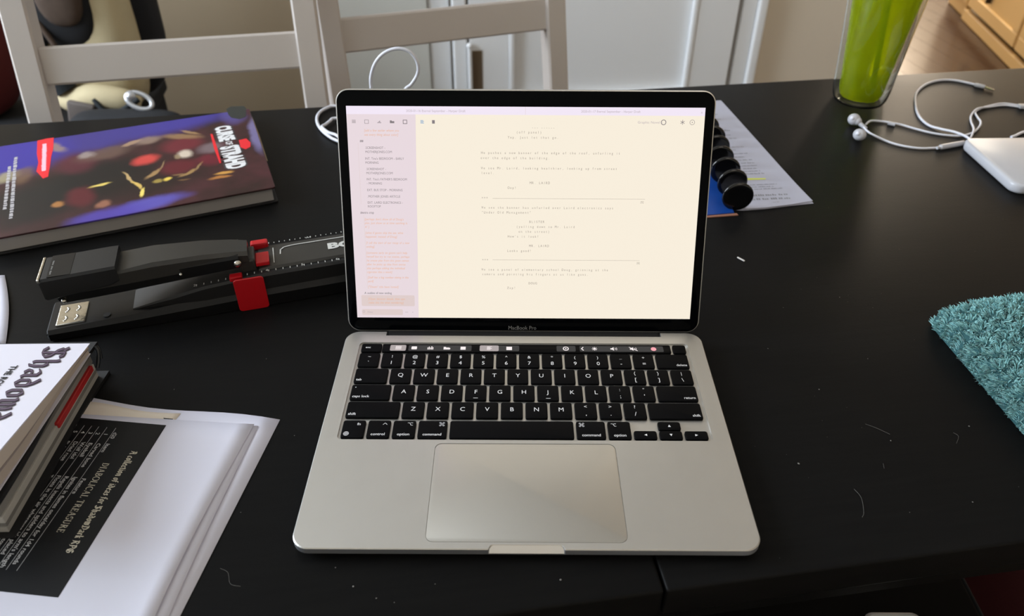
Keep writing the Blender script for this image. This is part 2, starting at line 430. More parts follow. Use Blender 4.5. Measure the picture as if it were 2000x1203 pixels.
def blackletter(s, size, width=None, nx=.085, ny=.065, t=.022):
    V = []; F = []; x = 0.0
    for ch in s:
        if ch == ' ': x += .45; continue
        adv, st = BL[ch]; v, f = nib2d(st, nx, ny, t, x); n = len(V); V += v; F += [[i + n for i in q] for q in f]; x += adv + .06
    k = (width / x) if width else size
    return [(a * k, b * size) for a, b in V], F
# narrow roman capitals with serifs
SERIF = {
 'D': (.74, 'L.14 |.14 A.14,0,.52,.38,.5'), 'I': (.34, None), 'A': (.74, None), 'B': (.66, None), 'O': (.80, None), 'L': (.60, None), 'C': (.72, None),
 'T': (.66, None), 'R': (.72, None), 'E': (.62, None), 'S': (.54, None), 'U': (.76, None)}
def serif_caps(s, size, width):
    """roman capitals: thick stems, thin bars, small serifs"""
    V = []; F = []; x = 0.0; TH = .060; TN = .026
    def seg(a, b, w):
        a = Vector(a); b = Vector(b); d = (b - a).normalized(); q = Vector((-d.y, d.x)) * w; k = len(V)
        V.extend([(p.x + x, p.y) for p in (a - q, b - q, b + q, a + q)]); F.append([k, k + 1, k + 2, k + 3])
    def stem(cx, y0=0, y1=1, lo=1, hi=1):
        seg((cx, y0), (cx, y1), TH)
        if lo: seg((cx - .13, y0 + TN), (cx + .13, y0 + TN), TN)
        if hi: seg((cx - .13, y1 - TN), (cx + .13, y1 - TN), TN)
    def arc(cx, cy, rx, ry, a0, a1, n=12, wt=True):
        p = [(cx + rx * math.cos(R(a0 + (a1 - a0) * i / n)), cy + ry * math.sin(R(a0 + (a1 - a0) * i / n))) for i in range(n + 1)]
        for i in range(n):
            am = R(a0 + (a1 - a0) * (i + .5) / n); seg(p[i], p[i + 1], TN + (TH - TN) * abs(math.cos(am)))
    for ch in s:
        if ch == ' ': x += .34; continue
        if ch == 'I': stem(.16)
        elif ch == 'D': stem(.16); arc(.22, .5, .44, .47, -90, 90)
        elif ch == 'A': seg((.36, 1), (.08, .02), TN); seg((.36, 1), (.64, .02), TH); seg((.2, .36), (.54, .36), TN); seg((0, .02), (.18, .02), TN); seg((.52, .02), (.76, .02), TN)
        elif ch == 'B': stem(.16); arc(.22, .75, .30, .23, -90, 90); arc(.22, .27, .36, .25, -90, 90)
        elif ch == 'O': arc(.42, .5, .38, .48, 0, 360, 22)
        elif ch == 'L': stem(.16); seg((.16, .03), (.56, .03), TN); seg((.56, .0), (.58, .24), TN)
        elif ch == 'C': arc(.42, .5, .36, .48, 48, 312, 18); seg((.68, .98), (.68, .72), TN)
        elif ch == 'T': stem(.34, hi=0); seg((.02, .97), (.66, .97), TN); seg((.03, 1), (.03, .76), TN); seg((.65, 1), (.65, .76), TN)
        elif ch == 'R': stem(.16); arc(.22, .74, .30, .23, -90, 90); seg((.36, .5), (.66, .03), TH); seg((.62, .02), (.76, .02), TN)
        elif ch == 'E': stem(.16); seg((.16, .03), (.58, .03), TN); seg((.16, .97), (.56, .97), TN); seg((.16, .52), (.44, .52), TN); seg((.58, 0), (.58, .24), TN); seg((.56, 1), (.56, .78), TN); seg((.44, .42), (.44, .62), TN)
        elif ch == 'S': arc(.28, .74, .20, .23, 40, 235, 10); arc(.28, .26, .23, .24, 60, -130, 12); seg((.46, .96), (.46, .72), TN); seg((.07, .04), (.07, .28), TN)
        elif ch == 'U': stem(.16, .3, 1, lo=0); seg((.62, .3), (.62, 1), TN); seg((.52, .97), (.74, .97), TN); arc(.39, .3, .23, .28, 180, 360, 10)
        x += SERIF[ch][0] + .10
    k = width / x
    return [(a * k, b * size) for a, b in V], F

# ============================================================ THE SETTING
A8 = R(8.8); Wt = Vector((math.cos(A8), math.sin(A8), 0)); Wn = Vector((-math.sin(A8), math.cos(A8), 0)); W0 = Vector((0, 1.98, 0))
RM = Matrix.Translation(W0) @ Matrix.Rotation(A8, 4, 'Z')        # room frame: x along the back wall, y into the wall
FZ = -TZ; HC = FZ + 2.5
def room(m): return xf(m, RM)
def struct(name, mesh, m, kind='structure', **k):
    o = obj(name, mesh, m, **k); o['kind'] = 'structure'; return o
# floor built board by board where it is seen (kitchen), one slab elsewhere
struct('floor', room(box(-3.6, 5.2, -3.2, 4.6, FZ - .06, FZ - .004)), M_floor)
fl = bpy.data.objects['floor']
bd = box(-.0489, .0489, -.582, .582, FZ - .004, FZ, .0006, 1); bme = None
for i in range(30):
    for j in range(5):
        x = 0.75 + i * .0985; y = -0.25 + j * 1.165 + (i % 3) * .39 - .39
        if y < -.9 or y > 4: continue
        if bme is None:
            b = obj('floorboard', room(bd), M_floor, fl); bme = b.data; b.location = Wt * x + Wn * y
        else:
            b = bpy.data.objects.new('floorboard', bme); COL.objects.link(b); b.parent = fl; b.location = Wt * x + Wn * y
struct('ceiling', room(box(-3.6, 5.2, -3.2, 4.6, HC, HC + .06)), M_ceil)
# back wall ends at s = 1.20 where the kitchen opens
struct('wall_back', room(box(-.60, 1.20, 0, .12, FZ, HC)), M_wall)
struct('wall_back_left', room(box(-3.6, -.60, 0, .12, FZ, HC)), mat('wall_shade_tone', (150, 134, 110), rough=0.8, bump=0.15, bscale=60, var=0.05, vscale=3))  # left section coloured darker to paint in the shade on the wall
struct('wall_kitchen_side', room(box(1.08, 1.20, .12, 3.9, FZ, HC)), M_wall)
struct('wall_right', room(box(3.3, 3.42, -3.2, 4.6, FZ, HC)), M_wall)
def wall_with_window(name, axis, pos, th, lo, hi, wlo, whi, wz0, wz1):
    mb = MB()
    def add(a, b, z0, z1):
        if axis == 'x': mb.add(box(a, b, pos, pos + th, z0, z1))
        else: mb.add(box(pos, pos + th, a, b, z0, z1))
    add(lo, wlo, FZ, HC); add(whi, hi, FZ, HC); add(wlo, whi, FZ, wz0); add(wlo, whi, wz1, HC)
    return struct(name, room(mb.m), M_wall)
wall_with_window('wall_left', 'y', -2.75, .12, -3.2, .12, -1.75, -.15, .10, 1.45)
wall_with_window('wall_kitchen_back', 'x', 3.9, .12, 1.08, 3.42, 2.05, 2.75, FZ + .12, 1.35)
struct('wall_front', room(box(-3.6, 3.42, -3.2, -3.08, FZ, HC)), M_wall)
def window(n, axis, pos, a, b, z0, z1, bars):
    r = bpy.data.objects.new('window_%d' % n, None); COL.objects.link(r); r['kind'] = 'structure'; r.location.z = TZ; ROOTM[r.name] = Matrix.Identity(4)
    def bx(p, q, u, v, d=.05):
        return box(p, q, pos - .02, pos + d, u, v, .004, 1) if axis == 'x' else box(pos + .04 - .02, pos + .04 + d, p, q, u, v, .004, 1)
    mb = MB(); mb.add(bx(a, a + .05, z0, z1)); mb.add(bx(b - .05, b, z0, z1)); mb.add(bx(a, b, z0, z0 + .05)); mb.add(bx(a, b, z1 - .05, z1))
    obj('window_frame', room(mb.m), M_door, r)
    for k in range(1, bars):
        x = a + (b - a) * k / bars; obj('window_bar', room(bx(x - .012, x + .012, z0, z1, .03)), M_door, r)
window(1, 'y', -2.75, -1.75, -.15, .10, 1.45, 2)
window(2, 'x', 3.9, 2.05, 2.75, FZ + .12, 1.35, 1)
# skirting
struct('baseboard_back', room(box(-3.5, -.66, -.014, 0, FZ, FZ + .12, .004, 1)), M_door)
struct('baseboard_right', room(box(.79, 1.20, -.014, 0, FZ, FZ + .12, .004, 1)), M_door)

def panel_door(n, s0, s1, p0, p1, label):
    """painted door in the back wall: stiles and rails proud of a recessed panel with a moulding"""
    r = bpy.data.objects.new('door_%d' % n, None); COL.objects.link(r); r['kind'] = 'structure'; r.location.z = TZ; ROOTM[r.name] = Matrix.Identity(4)
    z0, z1 = FZ + .01, FZ + 2.03
    mb = MB()
    mb.add(box(s0, p0, -.038, -.004, z0, z1, .002, 1)); mb.add(box(p1, s1, -.038, -.004, z0, z1, .002, 1))
    for a, b in ((z0, z0 + .2), (FZ + .95, FZ + 1.09), (z1 - .12, z1)): mb.add(box(p0, p1, -.038, -.004, a, b, .002, 1))
    obj('door_frame', room(mb.m), M_door, r)
    obj('door_panel', room(box(p0 - .005, p1 + .005, -.020, -.006, z0, z1)), M_door, r)
    for a, b in ((z0 + .2, FZ + .95), (FZ + 1.09, z1 - .12)):
        mm = MB()
        mm.add(box(p0, p0 + .017, -.042, -.02, a, b, .006, 2)); mm.add(box(p1 - .017, p1, -.042, -.02, a, b, .006, 2))
        mm.add(box(p0, p1, -.042, -.02, a, a + .017, .006, 2)); mm.add(box(p0, p1, -.042, -.02, b - .017, b, .006, 2))
        obj('moulding', room(mm.m), M_door, r)
    return r
d1 = panel_door(1, -.145, .672, -.028, .545, '')
# casing between the doors and to the right
struct('trim_1', room(MB().add(box(-.260, -.200, -.022, 0, FZ, HC - .4, .006, 2)).add(box(-.193, -.152, -.040, 0, FZ, HC - .4, .006, 2)).m), M_door)
struct('trim_2', room(MB().add(box(.688, .735, -.030, 0, FZ, HC - .4, .006, 2)).add(box(.735, .766, -.042, 0, FZ, HC - .4, .010, 3)).m), M_door)
# hinge of the white door: leaf, barrel and two ball tips
zh0, zh1 = -.495, -.350
hg = obj('hinge', room(box(-.140, -.108, -.0405, -.038, zh0 + .012, zh1 - .012, .001, 1)), M_brass, d1)
obj('barrel', room(xf(MB().add(tube([(0, 0, zh0), (0, 0, zh1)], .0065, 12)).add(ellipsoid((0, 0, zh1 + .006), .009, .009, .009)).add(ellipsoid((0, 0, zh0 - .006), .009, .009, .009)).m, tr(-.146, -.048, 0))), M_door, hg, smooth=60)
obj('latch_arm', room(tube([(-.146, -.05, zh0 - .005), (-.12, -.055, zh0 - .03)], .004, 8)), M_door, hg, smooth=60)
# second pale panel left of the casing (closet front)
d2 = bpy.data.objects.new('door_2', None); COL.objects.link(d2); d2['kind'] = 'structure'; d2.location.z = TZ; ROOTM[d2.name] = Matrix.Identity(4)
obj('door_slab', room(box(-.550, -.262, -.030, -.002, FZ + .01, FZ + 2.03, .003, 2)), mat('grey_white_paint', (204, 205, 200), rough=0.5), d2)
struct('trim_3', room(box(-.598, -.556, -.034, 0, FZ, HC - .4, .006, 2)), M_door)

# ============================================================ TABLE
TA = R(8.6); Tt = Vector((math.cos(TA), math.sin(TA), 0)); Tn = Vector((-math.sin(TA), math.cos(TA), 0)); TO = Vector((.0869, -.0215, 0))
table = thing('dining_table', 'black-stained wooden dining table carrying the open laptop, books and papers', 'table', (TO.x, TO.y, -TZ), TA)
DEP = .772
def tb(name, mesh, m=M_table, **k):
    return obj(name, xf(mesh, tr(0, 0, TZ)), m, table, **k)
TH = .028
tb('tabletop', box(-1.25, -.0008, 0, DEP, -TH, 0, .0022, 3), smooth=40)
tb('table_leaf', box(.0008, 1.02, 0, DEP, -TH, 0, .0022, 3), smooth=40)
tb('apron', box(-1.13, .90, .045, .067, -.120, -TH)); tb('apron', box(-1.13, .90, DEP - .09, DEP - .065, -.120, -TH))
tb('apron', box(-1.13, -1.105, .07, DEP - .07, -.120, -TH)); tb('apron', box(.875, .90, .07, DEP - .07, -.120, -TH))
for lx in (-1.17, .88):
    for ly in (.045, DEP - .115): tb('leg', box(lx, lx + .07, ly, ly + .07, -TZ, -TH, .004, 2))

# ============================================================ LAPTOP
LW, LD, LZ = .3041, .2134, .0110
lap = thing('laptop', 'open silver laptop with black keys and lit cream script page, centre of the table', 'laptop', (0, 0, 0))
def lp(name, mesh, m, parent=None, **k): return obj(name, mesh, m, parent or lap, world=True, **k)
def outline(inset=0.0, notch=True):
    w, d, r = LW - 2 * inset, LD - 2 * inset, .0115
    pts = rrect(w, d, r, 8, 0, LD / 2)                 # starts right/back corner ... counterclockwise
    if not notch: return pts
    out = []
    k = 9
    nb = .1180; ny = LD - .0055
    tn = .0243; ty = .0031
    back = LD - inset; front = inset
    out += pts[:k]                                     # back right corner
    out += [(nb, back), (nb, ny), (-nb, ny), (-nb, back)]
    out += pts[k:3 * k]                                # back left, front left corners
    out += [(-tn - .0006, front), (-tn, front + .0006)] + [(-tn + .0028 * (1 - math.cos(R(a))), front + .0006 + (ty - .0006) * math.sin(R(a))) for a in (30, 60, 90)]
    out += [(tn - .0028 * (1 - math.cos(R(a))), front + .0006 + (ty - .0006) * math.sin(R(a))) for a in (90, 60, 30)] + [(tn, front + .0006), (tn + .0006, front)]
    out += pts[3 * k:]
    return out
KX0, KX1, KY0, KY1 = -.1388, .1388, .0914, .1990
PX0, PX1, PY0, PY1 = -.0658, .0658, .0052, .0880
well = rrect(KX1 - KX0, KY1 - KY0, .0035, 5, (KX0 + KX1) / 2, (KY0 + KY1) / 2)
pad = rrect(PX1 - PX0, PY1 - PY0, .0052, 6, 0, (PY0 + PY1) / 2)
# shell: top deck with openings, side, tapered underside
sh = MB()
o1 = outline(.0006); o0 = outline(0)
sh.add(flatpoly(o1, LZ, [well, pad]))
def wallband(a, za, b, zb):
    n = len(a); return ([(x, y, za) for x, y in a] + [(x, y, zb) for x, y in b], [[i, (i + 1) % n, n + (i + 1) % n, n + i] for i in range(n)])
sh.add(wallband(o0, LZ - .0006, o1, LZ))
side = MB(); side.add(wallband(outline(0), .0058, o0, LZ - .0006))
lo = [outline(0, False), outline(.0012, False), outline(.0035, False), outline(.010, False)]
zl = [.0058, .0045, .0032, .0018]
for a, b, za, zb in zip(lo[1:], lo, zl[1:], zl): side.add(wallband(a, za, b, zb))
sh.add(flatpoly(lo[0], .0058 - .00005))                # closes the step under notch and scoop
v, f = flatpoly(lo[3], .0018); sh.add((v, [q[::-1] for q in f]))
def ringwall(loop, z0, z1):
    n = len(loop); return ([(x, y, z1) for x, y in loop] + [(x, y, z0) for x, y in loop], [[i, (i + 1) % n, n + (i + 1) % n, n + i] for i in range(n)])
sh.add(ringwall(well, LZ - .0016, LZ)); sh.add(flatpoly(well, LZ - .0016))
sh.add(ringwall(pad, LZ - .0010, LZ)); sh.add(flatpoly(pad, LZ - .0010))
base = lp('base', sh.m, M_alu)
lp('side_edge', side.m, mat('satin_aluminium_side', (188, 192, 200), rough=.50, metal=1.0), base, label='darker rounded side edge of the base')
lp('finger_scoop', ([(-.0236, .0032, LZ - .0004), (.0236, .0032, LZ - .0004), (.0243, .0001, .0066), (-.0243, .0001, .0066)], [[0, 3, 2, 1]]), M_alu_b, label='pale scooped notch for opening the lid')
lp('trackpad', rslab(PX1 - PX0 - .0006, PY1 - PY0 - .0006, .005, LZ - .001, LZ - .00012, 0, (PY0 + PY1) / 2, .00018, 6), M_pad, smooth=30)
lp('hinge_cover', box(-.1172, .1172, LD - .0052, LD + .0030, .0030, .0100, .0018, 2), M_rubber)
for x in (-.125, .125):
    for y in (.018, .195): lp('foot', xf(lathe([(.006, 0), (.0065, .0008), (.0065, .0022)], 18), tr(x, y, 0)), M_rubber)
# speaker grilles: fine dot pattern
def grille_mat():
    m = bpy.data.materials.new('speaker_perforation'); m.use_nodes = True; nt = m.node_tree; N = nt.nodes; L = nt.links
    p = N['Principled BSDF']; p.inputs['Metallic'].default_value = .85; p.inputs['Roughness'].default_value = .42
    tc = N.new('ShaderNodeTexCoord'); v = N.new('ShaderNodeTexVoronoi'); v.inputs['Scale'].default_value = 1150; v.inputs['Randomness'].default_value = 0
    L.new(tc.outputs['Object'], v.inputs['Vector'])
    r = N.new('ShaderNodeValToRGB'); r.color_ramp.elements[0].position = .22; r.color_ramp.elements[0].color = (.10, .10, .10, 1); r.color_ramp.elements[1].position = .34; r.color_ramp.elements[1].color = lin((196, 194, 190))
    L.new(v.outputs['Distance'], r.inputs[0]); L.new(r.outputs[0], p.inputs['Base Color']); return m
M_grille = grille_mat()
for s in (-1, 1):
    lp('speaker_grille', box(min(s * .1412, s * .1478), max(s * .1412, s * .1478), .0925, .1905, LZ - .0001, LZ + .00004), M_grille)

# keys
UP, VP, K0 = .018906, .018628, .176928
KS = .0169; KH = .0165
def key_mesh(w, h, r=.0016):
    prof = [(-.0014, 0), (.0001, 0), (.00035, .00018), (.00045, .0006)]
    rings = [[(x, y, z) for x, y in rrect(w - 2 * i, h - 2 * i, r - i * .4, 4)] for z, i in prof]
    return loft(rings, False, True)
_km = {}
def add_key(cx, cy, w, h, legends):
    k = (round(w, 5), round(h, 5))
    if k not in _km:
        vs, fs = key_mesh(w, h); me = bpy.data.meshes.new('key'); me.from_pydata([tuple(v) for v in vs], [], fs); me.update(); me.materials.append(M_key)
        me.polygons.foreach_set('use_smooth', [True] * len(me.polygons)); me.set_sharp_from_angle(angle=R(40)); _km[k] = me
    o = bpy.data.objects.new('key', _km[k]); COL.objects.link(o); o.parent = lap; o.location = (cx, cy, LZ)
    if legends:
        P = Print((0, 0, .00045), (1, 0, 0), (0, 1, 0), .00006)
        for fn in legends: fn(P, w, h)
        if P.F: obj('legend', P.m, M_legend, o)
    return o
def T_(s, sz=.0052, dx=0, dy=-.0018, al='c', b=0.0): return lambda P, w, h: P.text(s, dx, dy, sz, align=al, bold=b)
def word(s, side, sz=.00355): return lambda P, w, h: P.text(s, (-w / 2 + .0018) if side == 'l' else ((w / 2 - .0018) if side == 'r' else 0), -h / 2 + .0024, sz, align=side if side in 'lr' else 'c', bold=.008)
def sym(kind, cx, cy, s=.0030):
    def fn(P, w, h):
        x = cx * w / 2; y = cy * h / 2; t = .00036
        if kind == 'ctrl': P.stroke([(x - s / 2, y - s * .25), (x, y + s * .25), (x + s / 2, y - s * .25)], t)
        if kind == 'opt': P.stroke([(x - s * .6, y + s * .4), (x - s * .15, y + s * .4), (x + s * .25, y - s * .4), (x + s * .65, y - s * .4)], t); P.stroke([(x + s * .1, y + s * .4), (x + s * .65, y + s * .4)], t)
        if kind == 'cmd':
            q = s * .22; P.stroke([(x - q, y - q), (x + q, y - q), (x + q, y + q), (x - q, y + q)], t, True)
            for a, b in ((-1, -1), (1, -1), (1, 1), (-1, 1)): P.circle(x + a * q * 1.9, y + b * q * 1.9, q * .9, t, 10)
        if kind == 'globe':
            P.circle(x, y, s * .55, t, 18); P.stroke([(x - s * .55, y), (x + s * .55, y)], t); P.stroke([(x, y - s * .55), (x, y + s * .55)], t)
            P.stroke([(x + s * .28 * math.cos(R(a)), y + s * .55 * math.sin(R(a))) for a in range(0, 360, 24)], t, True)
        if kind in 'UDLR' and len(kind) == 1:
            d = {'U': (0, 1), 'D': (0, -1), 'L': (-1, 0), 'R': (1, 0)}[kind]; k = s * .42
            P.poly([(x + d[0] * k, y + d[1] * k), (x - d[0] * k - d[1] * k, y - d[1] * k + d[0] * k), (x - d[0] * k + d[1] * k, y - d[1] * k - d[0] * k)])
        if kind == 'dot': P.circle(x, y, .00045)
    return fn
def dual(lo, up): return [T_(lo, .0056, 0, -.0052, b=.0), T_(up, .0046, 0, .0024, b=.0)]
rows = [
 (0, [(1, dual('`', '~')), (1, dual('1', '!'))] + [(1, dual(a, b)) for a, b in zip('234567890-=', '@#$%^&*()_+')] + [(1.5, [word('delete', 'r')])]),
 (1, [(1.5, [word('tab', 'l')])] + [(1, [T_(c, .0058, 0, -.0012)]) for c in 'QWERTYUIOP'] + [(1, dual('[', '{')), (1, dual(']', '}')), (1, dual('\\', '|'))]),
 (2, [(1.75, [word('caps lock', 'l'), sym('dot', -.80, .62)])] + [(1, [T_(c, .0058, 0, -.0012)] + ([lambda P, w, h: P.rect(-.0018, -.0062, .0018, -.0058)] if c in 'FJ' else [])) for c in 'ASDFGHJKL'] + [(1, dual(';', ':')), (1, dual("'", '"')), (1.75, [word('return', 'r')])]),
 (3, [(2.25, [word('shift', 'l')])] + [(1, [T_(c, .0058, 0, -.0012)]) for c in 'ZXCVBNM'] + [(1, dual(',', '<')), (1, dual('.', '>')), (1, dual('/', '?')), (2.25, [word('shift', 'r')])]),
]
X0 = -7.25 * UP - .0004
for r, ks in rows:
    x = 0
    for w, leg in ks:
        add_key(X0 + (x + w / 2) * UP, K0 - r * VP, w * UP - (UP - KS), KH, leg); x += w
yb = K0 - 4 * VP - .0012; hb = .0172; x = 0
for w, leg in [(1, [T_('fn', .0036, .0036, .0036, b=.008), sym('globe', -.55, -.55, .0034)]), (1, [word('control', 'c'), sym('ctrl', .50, .60)]), (1, [word('option', 'c'), sym('opt', .48, .58)]),
               (1.25, [word('command', 'c'), sym('cmd', .62, .58)]), (5, []), (1.25, [word('command', 'c'), sym('cmd', -.62, .58)]), (1, [word('option', 'c'), sym('opt', -.48, .58)])]:
    add_key(X0 + (x + w / 2) * UP, yb, w * UP - (UP - KS), hb, leg); x += w
hh = .0081
for i, kd in ((0, 'L'), (2, 'R')): add_key(X0 + (x + i + .5) * UP, yb - hb / 2 + hh / 2, KS, hh, [sym(kd, 0, 0, .0026)])
add_key(X0 + (x + 1.5) * UP, yb + hb / 2 - hh / 2, KS, hh, [sym('U', 0, 0, .0026)]); add_key(X0 + (x + 1.5) * UP, yb - hb / 2 + hh / 2, KS, hh, [sym('D', 0, 0, .0026)])
# top row: esc, touch bar, fingerprint key
ty = .1919; th = .0100
add_key(X0 + .5 * UP, ty, KS, th, [T_('esc', .0034, -.0028, -.0008, b=.006)])
tb0, tb1 = -.1190, .1236
bar = lp('touch_bar', rslab(tb1 - tb0, th, .0014, LZ - .0014, LZ + .0002, (tb0 + tb1) / 2, ty, .0002, 4), M_touch, smooth=40)
add_key((tb1 + .0014 + .1366) / 2, ty, .1366 - tb1 - .0022, th, [])
def tbx(px): return at(px, 680.5, LZ).x
def tprint(): return Print((0, 0, LZ + .0002), (1, 0, 0), (0, 1, 0), .00004)
P = tprint()
for a, b in ((798, 921), (972, 1014), (1087, 1124), (1132, 1295)): P.put(([(p[0], p[1]) for p in rrect(tbx(b) - tbx(a), .0070, .001, 4, (tbx(a) + tbx(b)) / 2, ty)], [list(range(20))]))
obj('button_strip', P.m, M_touchgrey, bar, world=True)
P = tprint()
for a, b in ((762, 793), (937, 974)): P.put(([(p[0], p[1]) for p in rrect(tbx(b) - tbx(a), .0072, .0012, 4, (tbx(a) + tbx(b)) / 2, ty)], [list(range(20))]), lift=.00003)
obj('lit_button', P.m, M_touchlit, bar, world=True)
P = tprint(); P.l = .0001
def tx(px): return tbx(px)
for k in range(4): P.rect(tx(772) + .0002, ty - .0018 + k * .0011, tx(784), ty - .0012 + k * .0011)
P.put(([(p[0], p[1]) for p in rrect(.0046, .0036, .0006, 4, tx(809), ty)], [list(range(20))]))
for k, hgt in enumerate((.0026, .0036, .0024, .0040, .0028)): P.rect(tx(835) + k * .00105, ty - .0019, tx(835) + k * .00105 + .0007, ty - .0019 + hgt)
P.rect(tx(866.5), ty - .0018, tx(878), ty + .0006); P.rect(tx(866.5), ty - .0018, tx(871), ty + .0014); P.rect(tx(868.5), ty - .0016, tx(879.5), ty)
P.rect(tx(899.5), ty - .0020, tx(909.5), ty + .0018)
for k in range(4): P.rect(tx(951), ty - .0018 + k * .0011, tx(951) + (.0042 if k % 2 else .0030), ty - .0012 + k * .0011)
P.rect(tx(989), ty - .0021, tx(1000), ty + .0020)
P.circle(tx(1105), ty, .0021, .0008); P.circle(tx(1105), ty, .0007)
P.stroke([(tx(1139), ty + .0019), (tx(1135.5), ty), (tx(1139), ty - .0019)], .0008)
P.circle(tx(1161), ty, .0011)
for k in range(8): a = R(45 * k); P.stroke([(tx(1161) + .0015 * math.cos(a), ty + .0015 * math.sin(a)), (tx(1161) + .0021 * math.cos(a), ty + .0021 * math.sin(a))], .0005)
for px_ in (1192, 1230):
    x_ = tx(px_); P.poly([(x_, ty - .0008), (x_ + .0012, ty - .0008), (x_ + .0028, ty - .0022), (x_ + .0028, ty + .0022), (x_ + .0012, ty + .0008), (x_, ty + .0008)])
    for q in (.0038, .0050): P.stroke([(x_ + q, ty - q * .30), (x_ + q + .0004, ty), (x_ + q, ty + q * .30)], .0004)
P.stroke([(tx(1229), ty + .0022), (tx(1244), ty - .0022)], .0006)
obj('icons', P.m, M_icon, bar, world=True)
P = tprint(); P.l = .0001; P.circle(tx(1276), ty, .0023); obj('round_icon', P.m, M_iconpink, bar, world=True)

# lid
LA = R(19.4642); LH = Vector((0, .215054, .008731)); Lu = Vector((1, 0, 0)); Lv = Vector((0, math.sin(LA), math.cos(LA))); Ln = Lu.cross(Lv)
LMx = Matrix(((1, 0, 0, 0), (0, Lv.y, -Ln.y * -1, 0), (0, Lv.z, -Ln.z * -1, 0), (0, 0, 0, 1)))
LMx = Matrix(((Lu.x, Lv.x, Ln.x, LH.x), (Lu.y, Lv.y, Ln.y, LH.y), (Lu.z, Lv.z, Ln.z, LH.z), (0, 0, 0, 1)))   # local x right, y up the lid, z out of the screen
v0, v1 = .0008, .2058
lid = lp('lid', xf(rslab(LW - .0006, v1 - v0, .0105, -.0046, -.0003, 0, (v0 + v1) / 2, .0011, 8), LMx), M_alu, smooth=40)
bez = obj('bezel', xf(rslab(LW - .0026, v1 - v0 - .0020, .0095, -.0012, -.0001, 0, (v0 + v1) / 2, .0002, 8), LMx), M_bezel, lid, world=True, smooth=30)
SW, S0, SH = .2868, .01345, .1790
def scr(): return Print(LH, Lu, Lv, .0)
def lidpart(name, P, m, parent=lap): return obj(name, P.m, m, parent, world=True)
def Q(lift): p = scr(); p.l = lift; return p
XL, XR, YB, YT = -SW / 2, SW / 2, S0, S0 + SH
ysb = .1860; xsb0 = -.0893
disp = lidpart('display', Q(.00002).rect(XL, YB, XR, YT), M_sc_main)
lidpart('window_bar', Q(.00006).rect(XL, ysb, XR, YT), M_sc_top, disp)
P = Q(.00005); P.put(([(XL, YB), (xsb0 - .0012, YB), (xsb0 + .0012, ysb), (XL, ysb)], [[0, 1, 2, 3]])); lidpart('sidebar', P, M_sc_side, disp)
P = Q(.00008); P.put(([(p[0], p[1]) for p in rrect(.0455, .0098, .001, 4, -.1163, .0288)], [list(range(20))])); lidpart('selection', P, M_sc_sel, disp); P = Q(.00008); P.put(([(p[0], p[1]) for p in rrect(.0350, .0052, .001, 4, -.1215, .0184)], [list(range(20))])); lidpart('filter_field', P, M_sc_sel, disp); P = Q(.00008)
P.rect(-.0003, ysb, -.0001, YT); P.rect(-.1353, .1190 - .006, -.1351, .163); P.rect(-.1335, .0400, -.1333, .104)
lidpart('guide_lines', P, M_sc_sel, disp)['kind'] = 'stuff'
mono = .001888
P = Q(.0001)
def ml(s, x, y, sz=.00285): P.text(s, x, y - .0010, sz, mono=mono, xs=.82)
for s, px_, py_ in [('--- ------', 1038, 249), ('(off panel)', 1008, 258), ('Yep. Just let that go.', 991, 268),
    ('He pushes a new banner of the edge of the roof, unfurling it', 939, 298), ('over the edge of the building.', 938, 308),
    ('We see Mr. Laird, looking healthier, looking up from street', 939, 328), ('level.', 939, 337.5), ('MR. LAIRD', 1034, 357), ('Oop!', 991, 366.5), ('===', 940, 386),
    ('We see the banner has unfurled over Laird electronics says', 940, 405), ('"Under Old Management"', 940, 414.5), ('BLISTER', 1033, 433), ('(yelling down to Mr. Laird', 1008, 442.5), ('on the street)', 1012, 452), ("How's it look?", 991, 461.5),
    ('MR. LAIRD', 1033, 480), ('Looks good!', 990, 489.5), ('===', 941, 507), ('We see a panel of elementary school Doug, grinning at the', 940, 526), ('camera and pointing his fingers at us like guns.', 941, 535),
    ('DOUG', 1032, 553), ('Zap!', 990, 562)]:
    d = ray(px_, py_); k = ((LH - _C).dot(Ln)) / d.dot(Ln); p = _C + d * k - LH; ml(s, p.dot(Lu), p.dot(Lv))
P.rect(-.0266, .1181, .0992, .11828); P.rect(-.0267, .0655, .0973, .06568)
P.text('[5]', .0955, .1150, .0022); P.text('[6]', .0950, .0627, .0022)
lidpart('page_text', P, M_sc_txt, disp)['kind'] = 'stuff'
P = Q(.0001)
def sb(lines, px_, py0, dy, sz=.0027, sh=0.0, bold=0.0):
    for i, s in enumerate(lines):
        d = ray(px_ + i * .3, py0 + i * dy); k = ((LH - _C).dot(Ln)) / d.dot(Ln); p = _C + d * k - LH
        P.text(s, p.dot(Lu), p.dot(Lv) - .0009, sz, xs=.86, shear=sh, bold=bold)
sb(['##'], 703, 275, 8, bold=.02)
sb(['.SCREENSHOT -', 'MOTHERJONES.COM'], 713, 288.5, 8); sb(["INT. Tina's BEDROOM - EARLY", 'MORNING'], 713, 309.5, 8)
sb(['.SCREENSHOT -', 'MOTHERJONES.COM'], 715, 330, 8); sb(["INT. Tina's FATHER'S BEDROOM", '- MORNING'], 716, 350, 8)
sb(['EXT. BUS STOP - MORNING'], 717, 371, 8); sb(['.MOTHER JONES ARTICLE'], 718, 383.5, 8); sb(['EXT. LAIRD ELECTRONICS -', 'ROOFTOP'], 718, 395.5, 7.5)
sb(['#extra crap'], 704, 415, 8, bold=.01); sb(['A outline of new ending'], 712, 572, 8, bold=.01)
lidpart('scene_list', P, M_sc_dark, disp)['kind'] = 'stuff'
P = Q(.0001)
sb(['[add a few earlier where you', 'see every thing about color]'], 711, 254.5, 8.3, sh=.15)
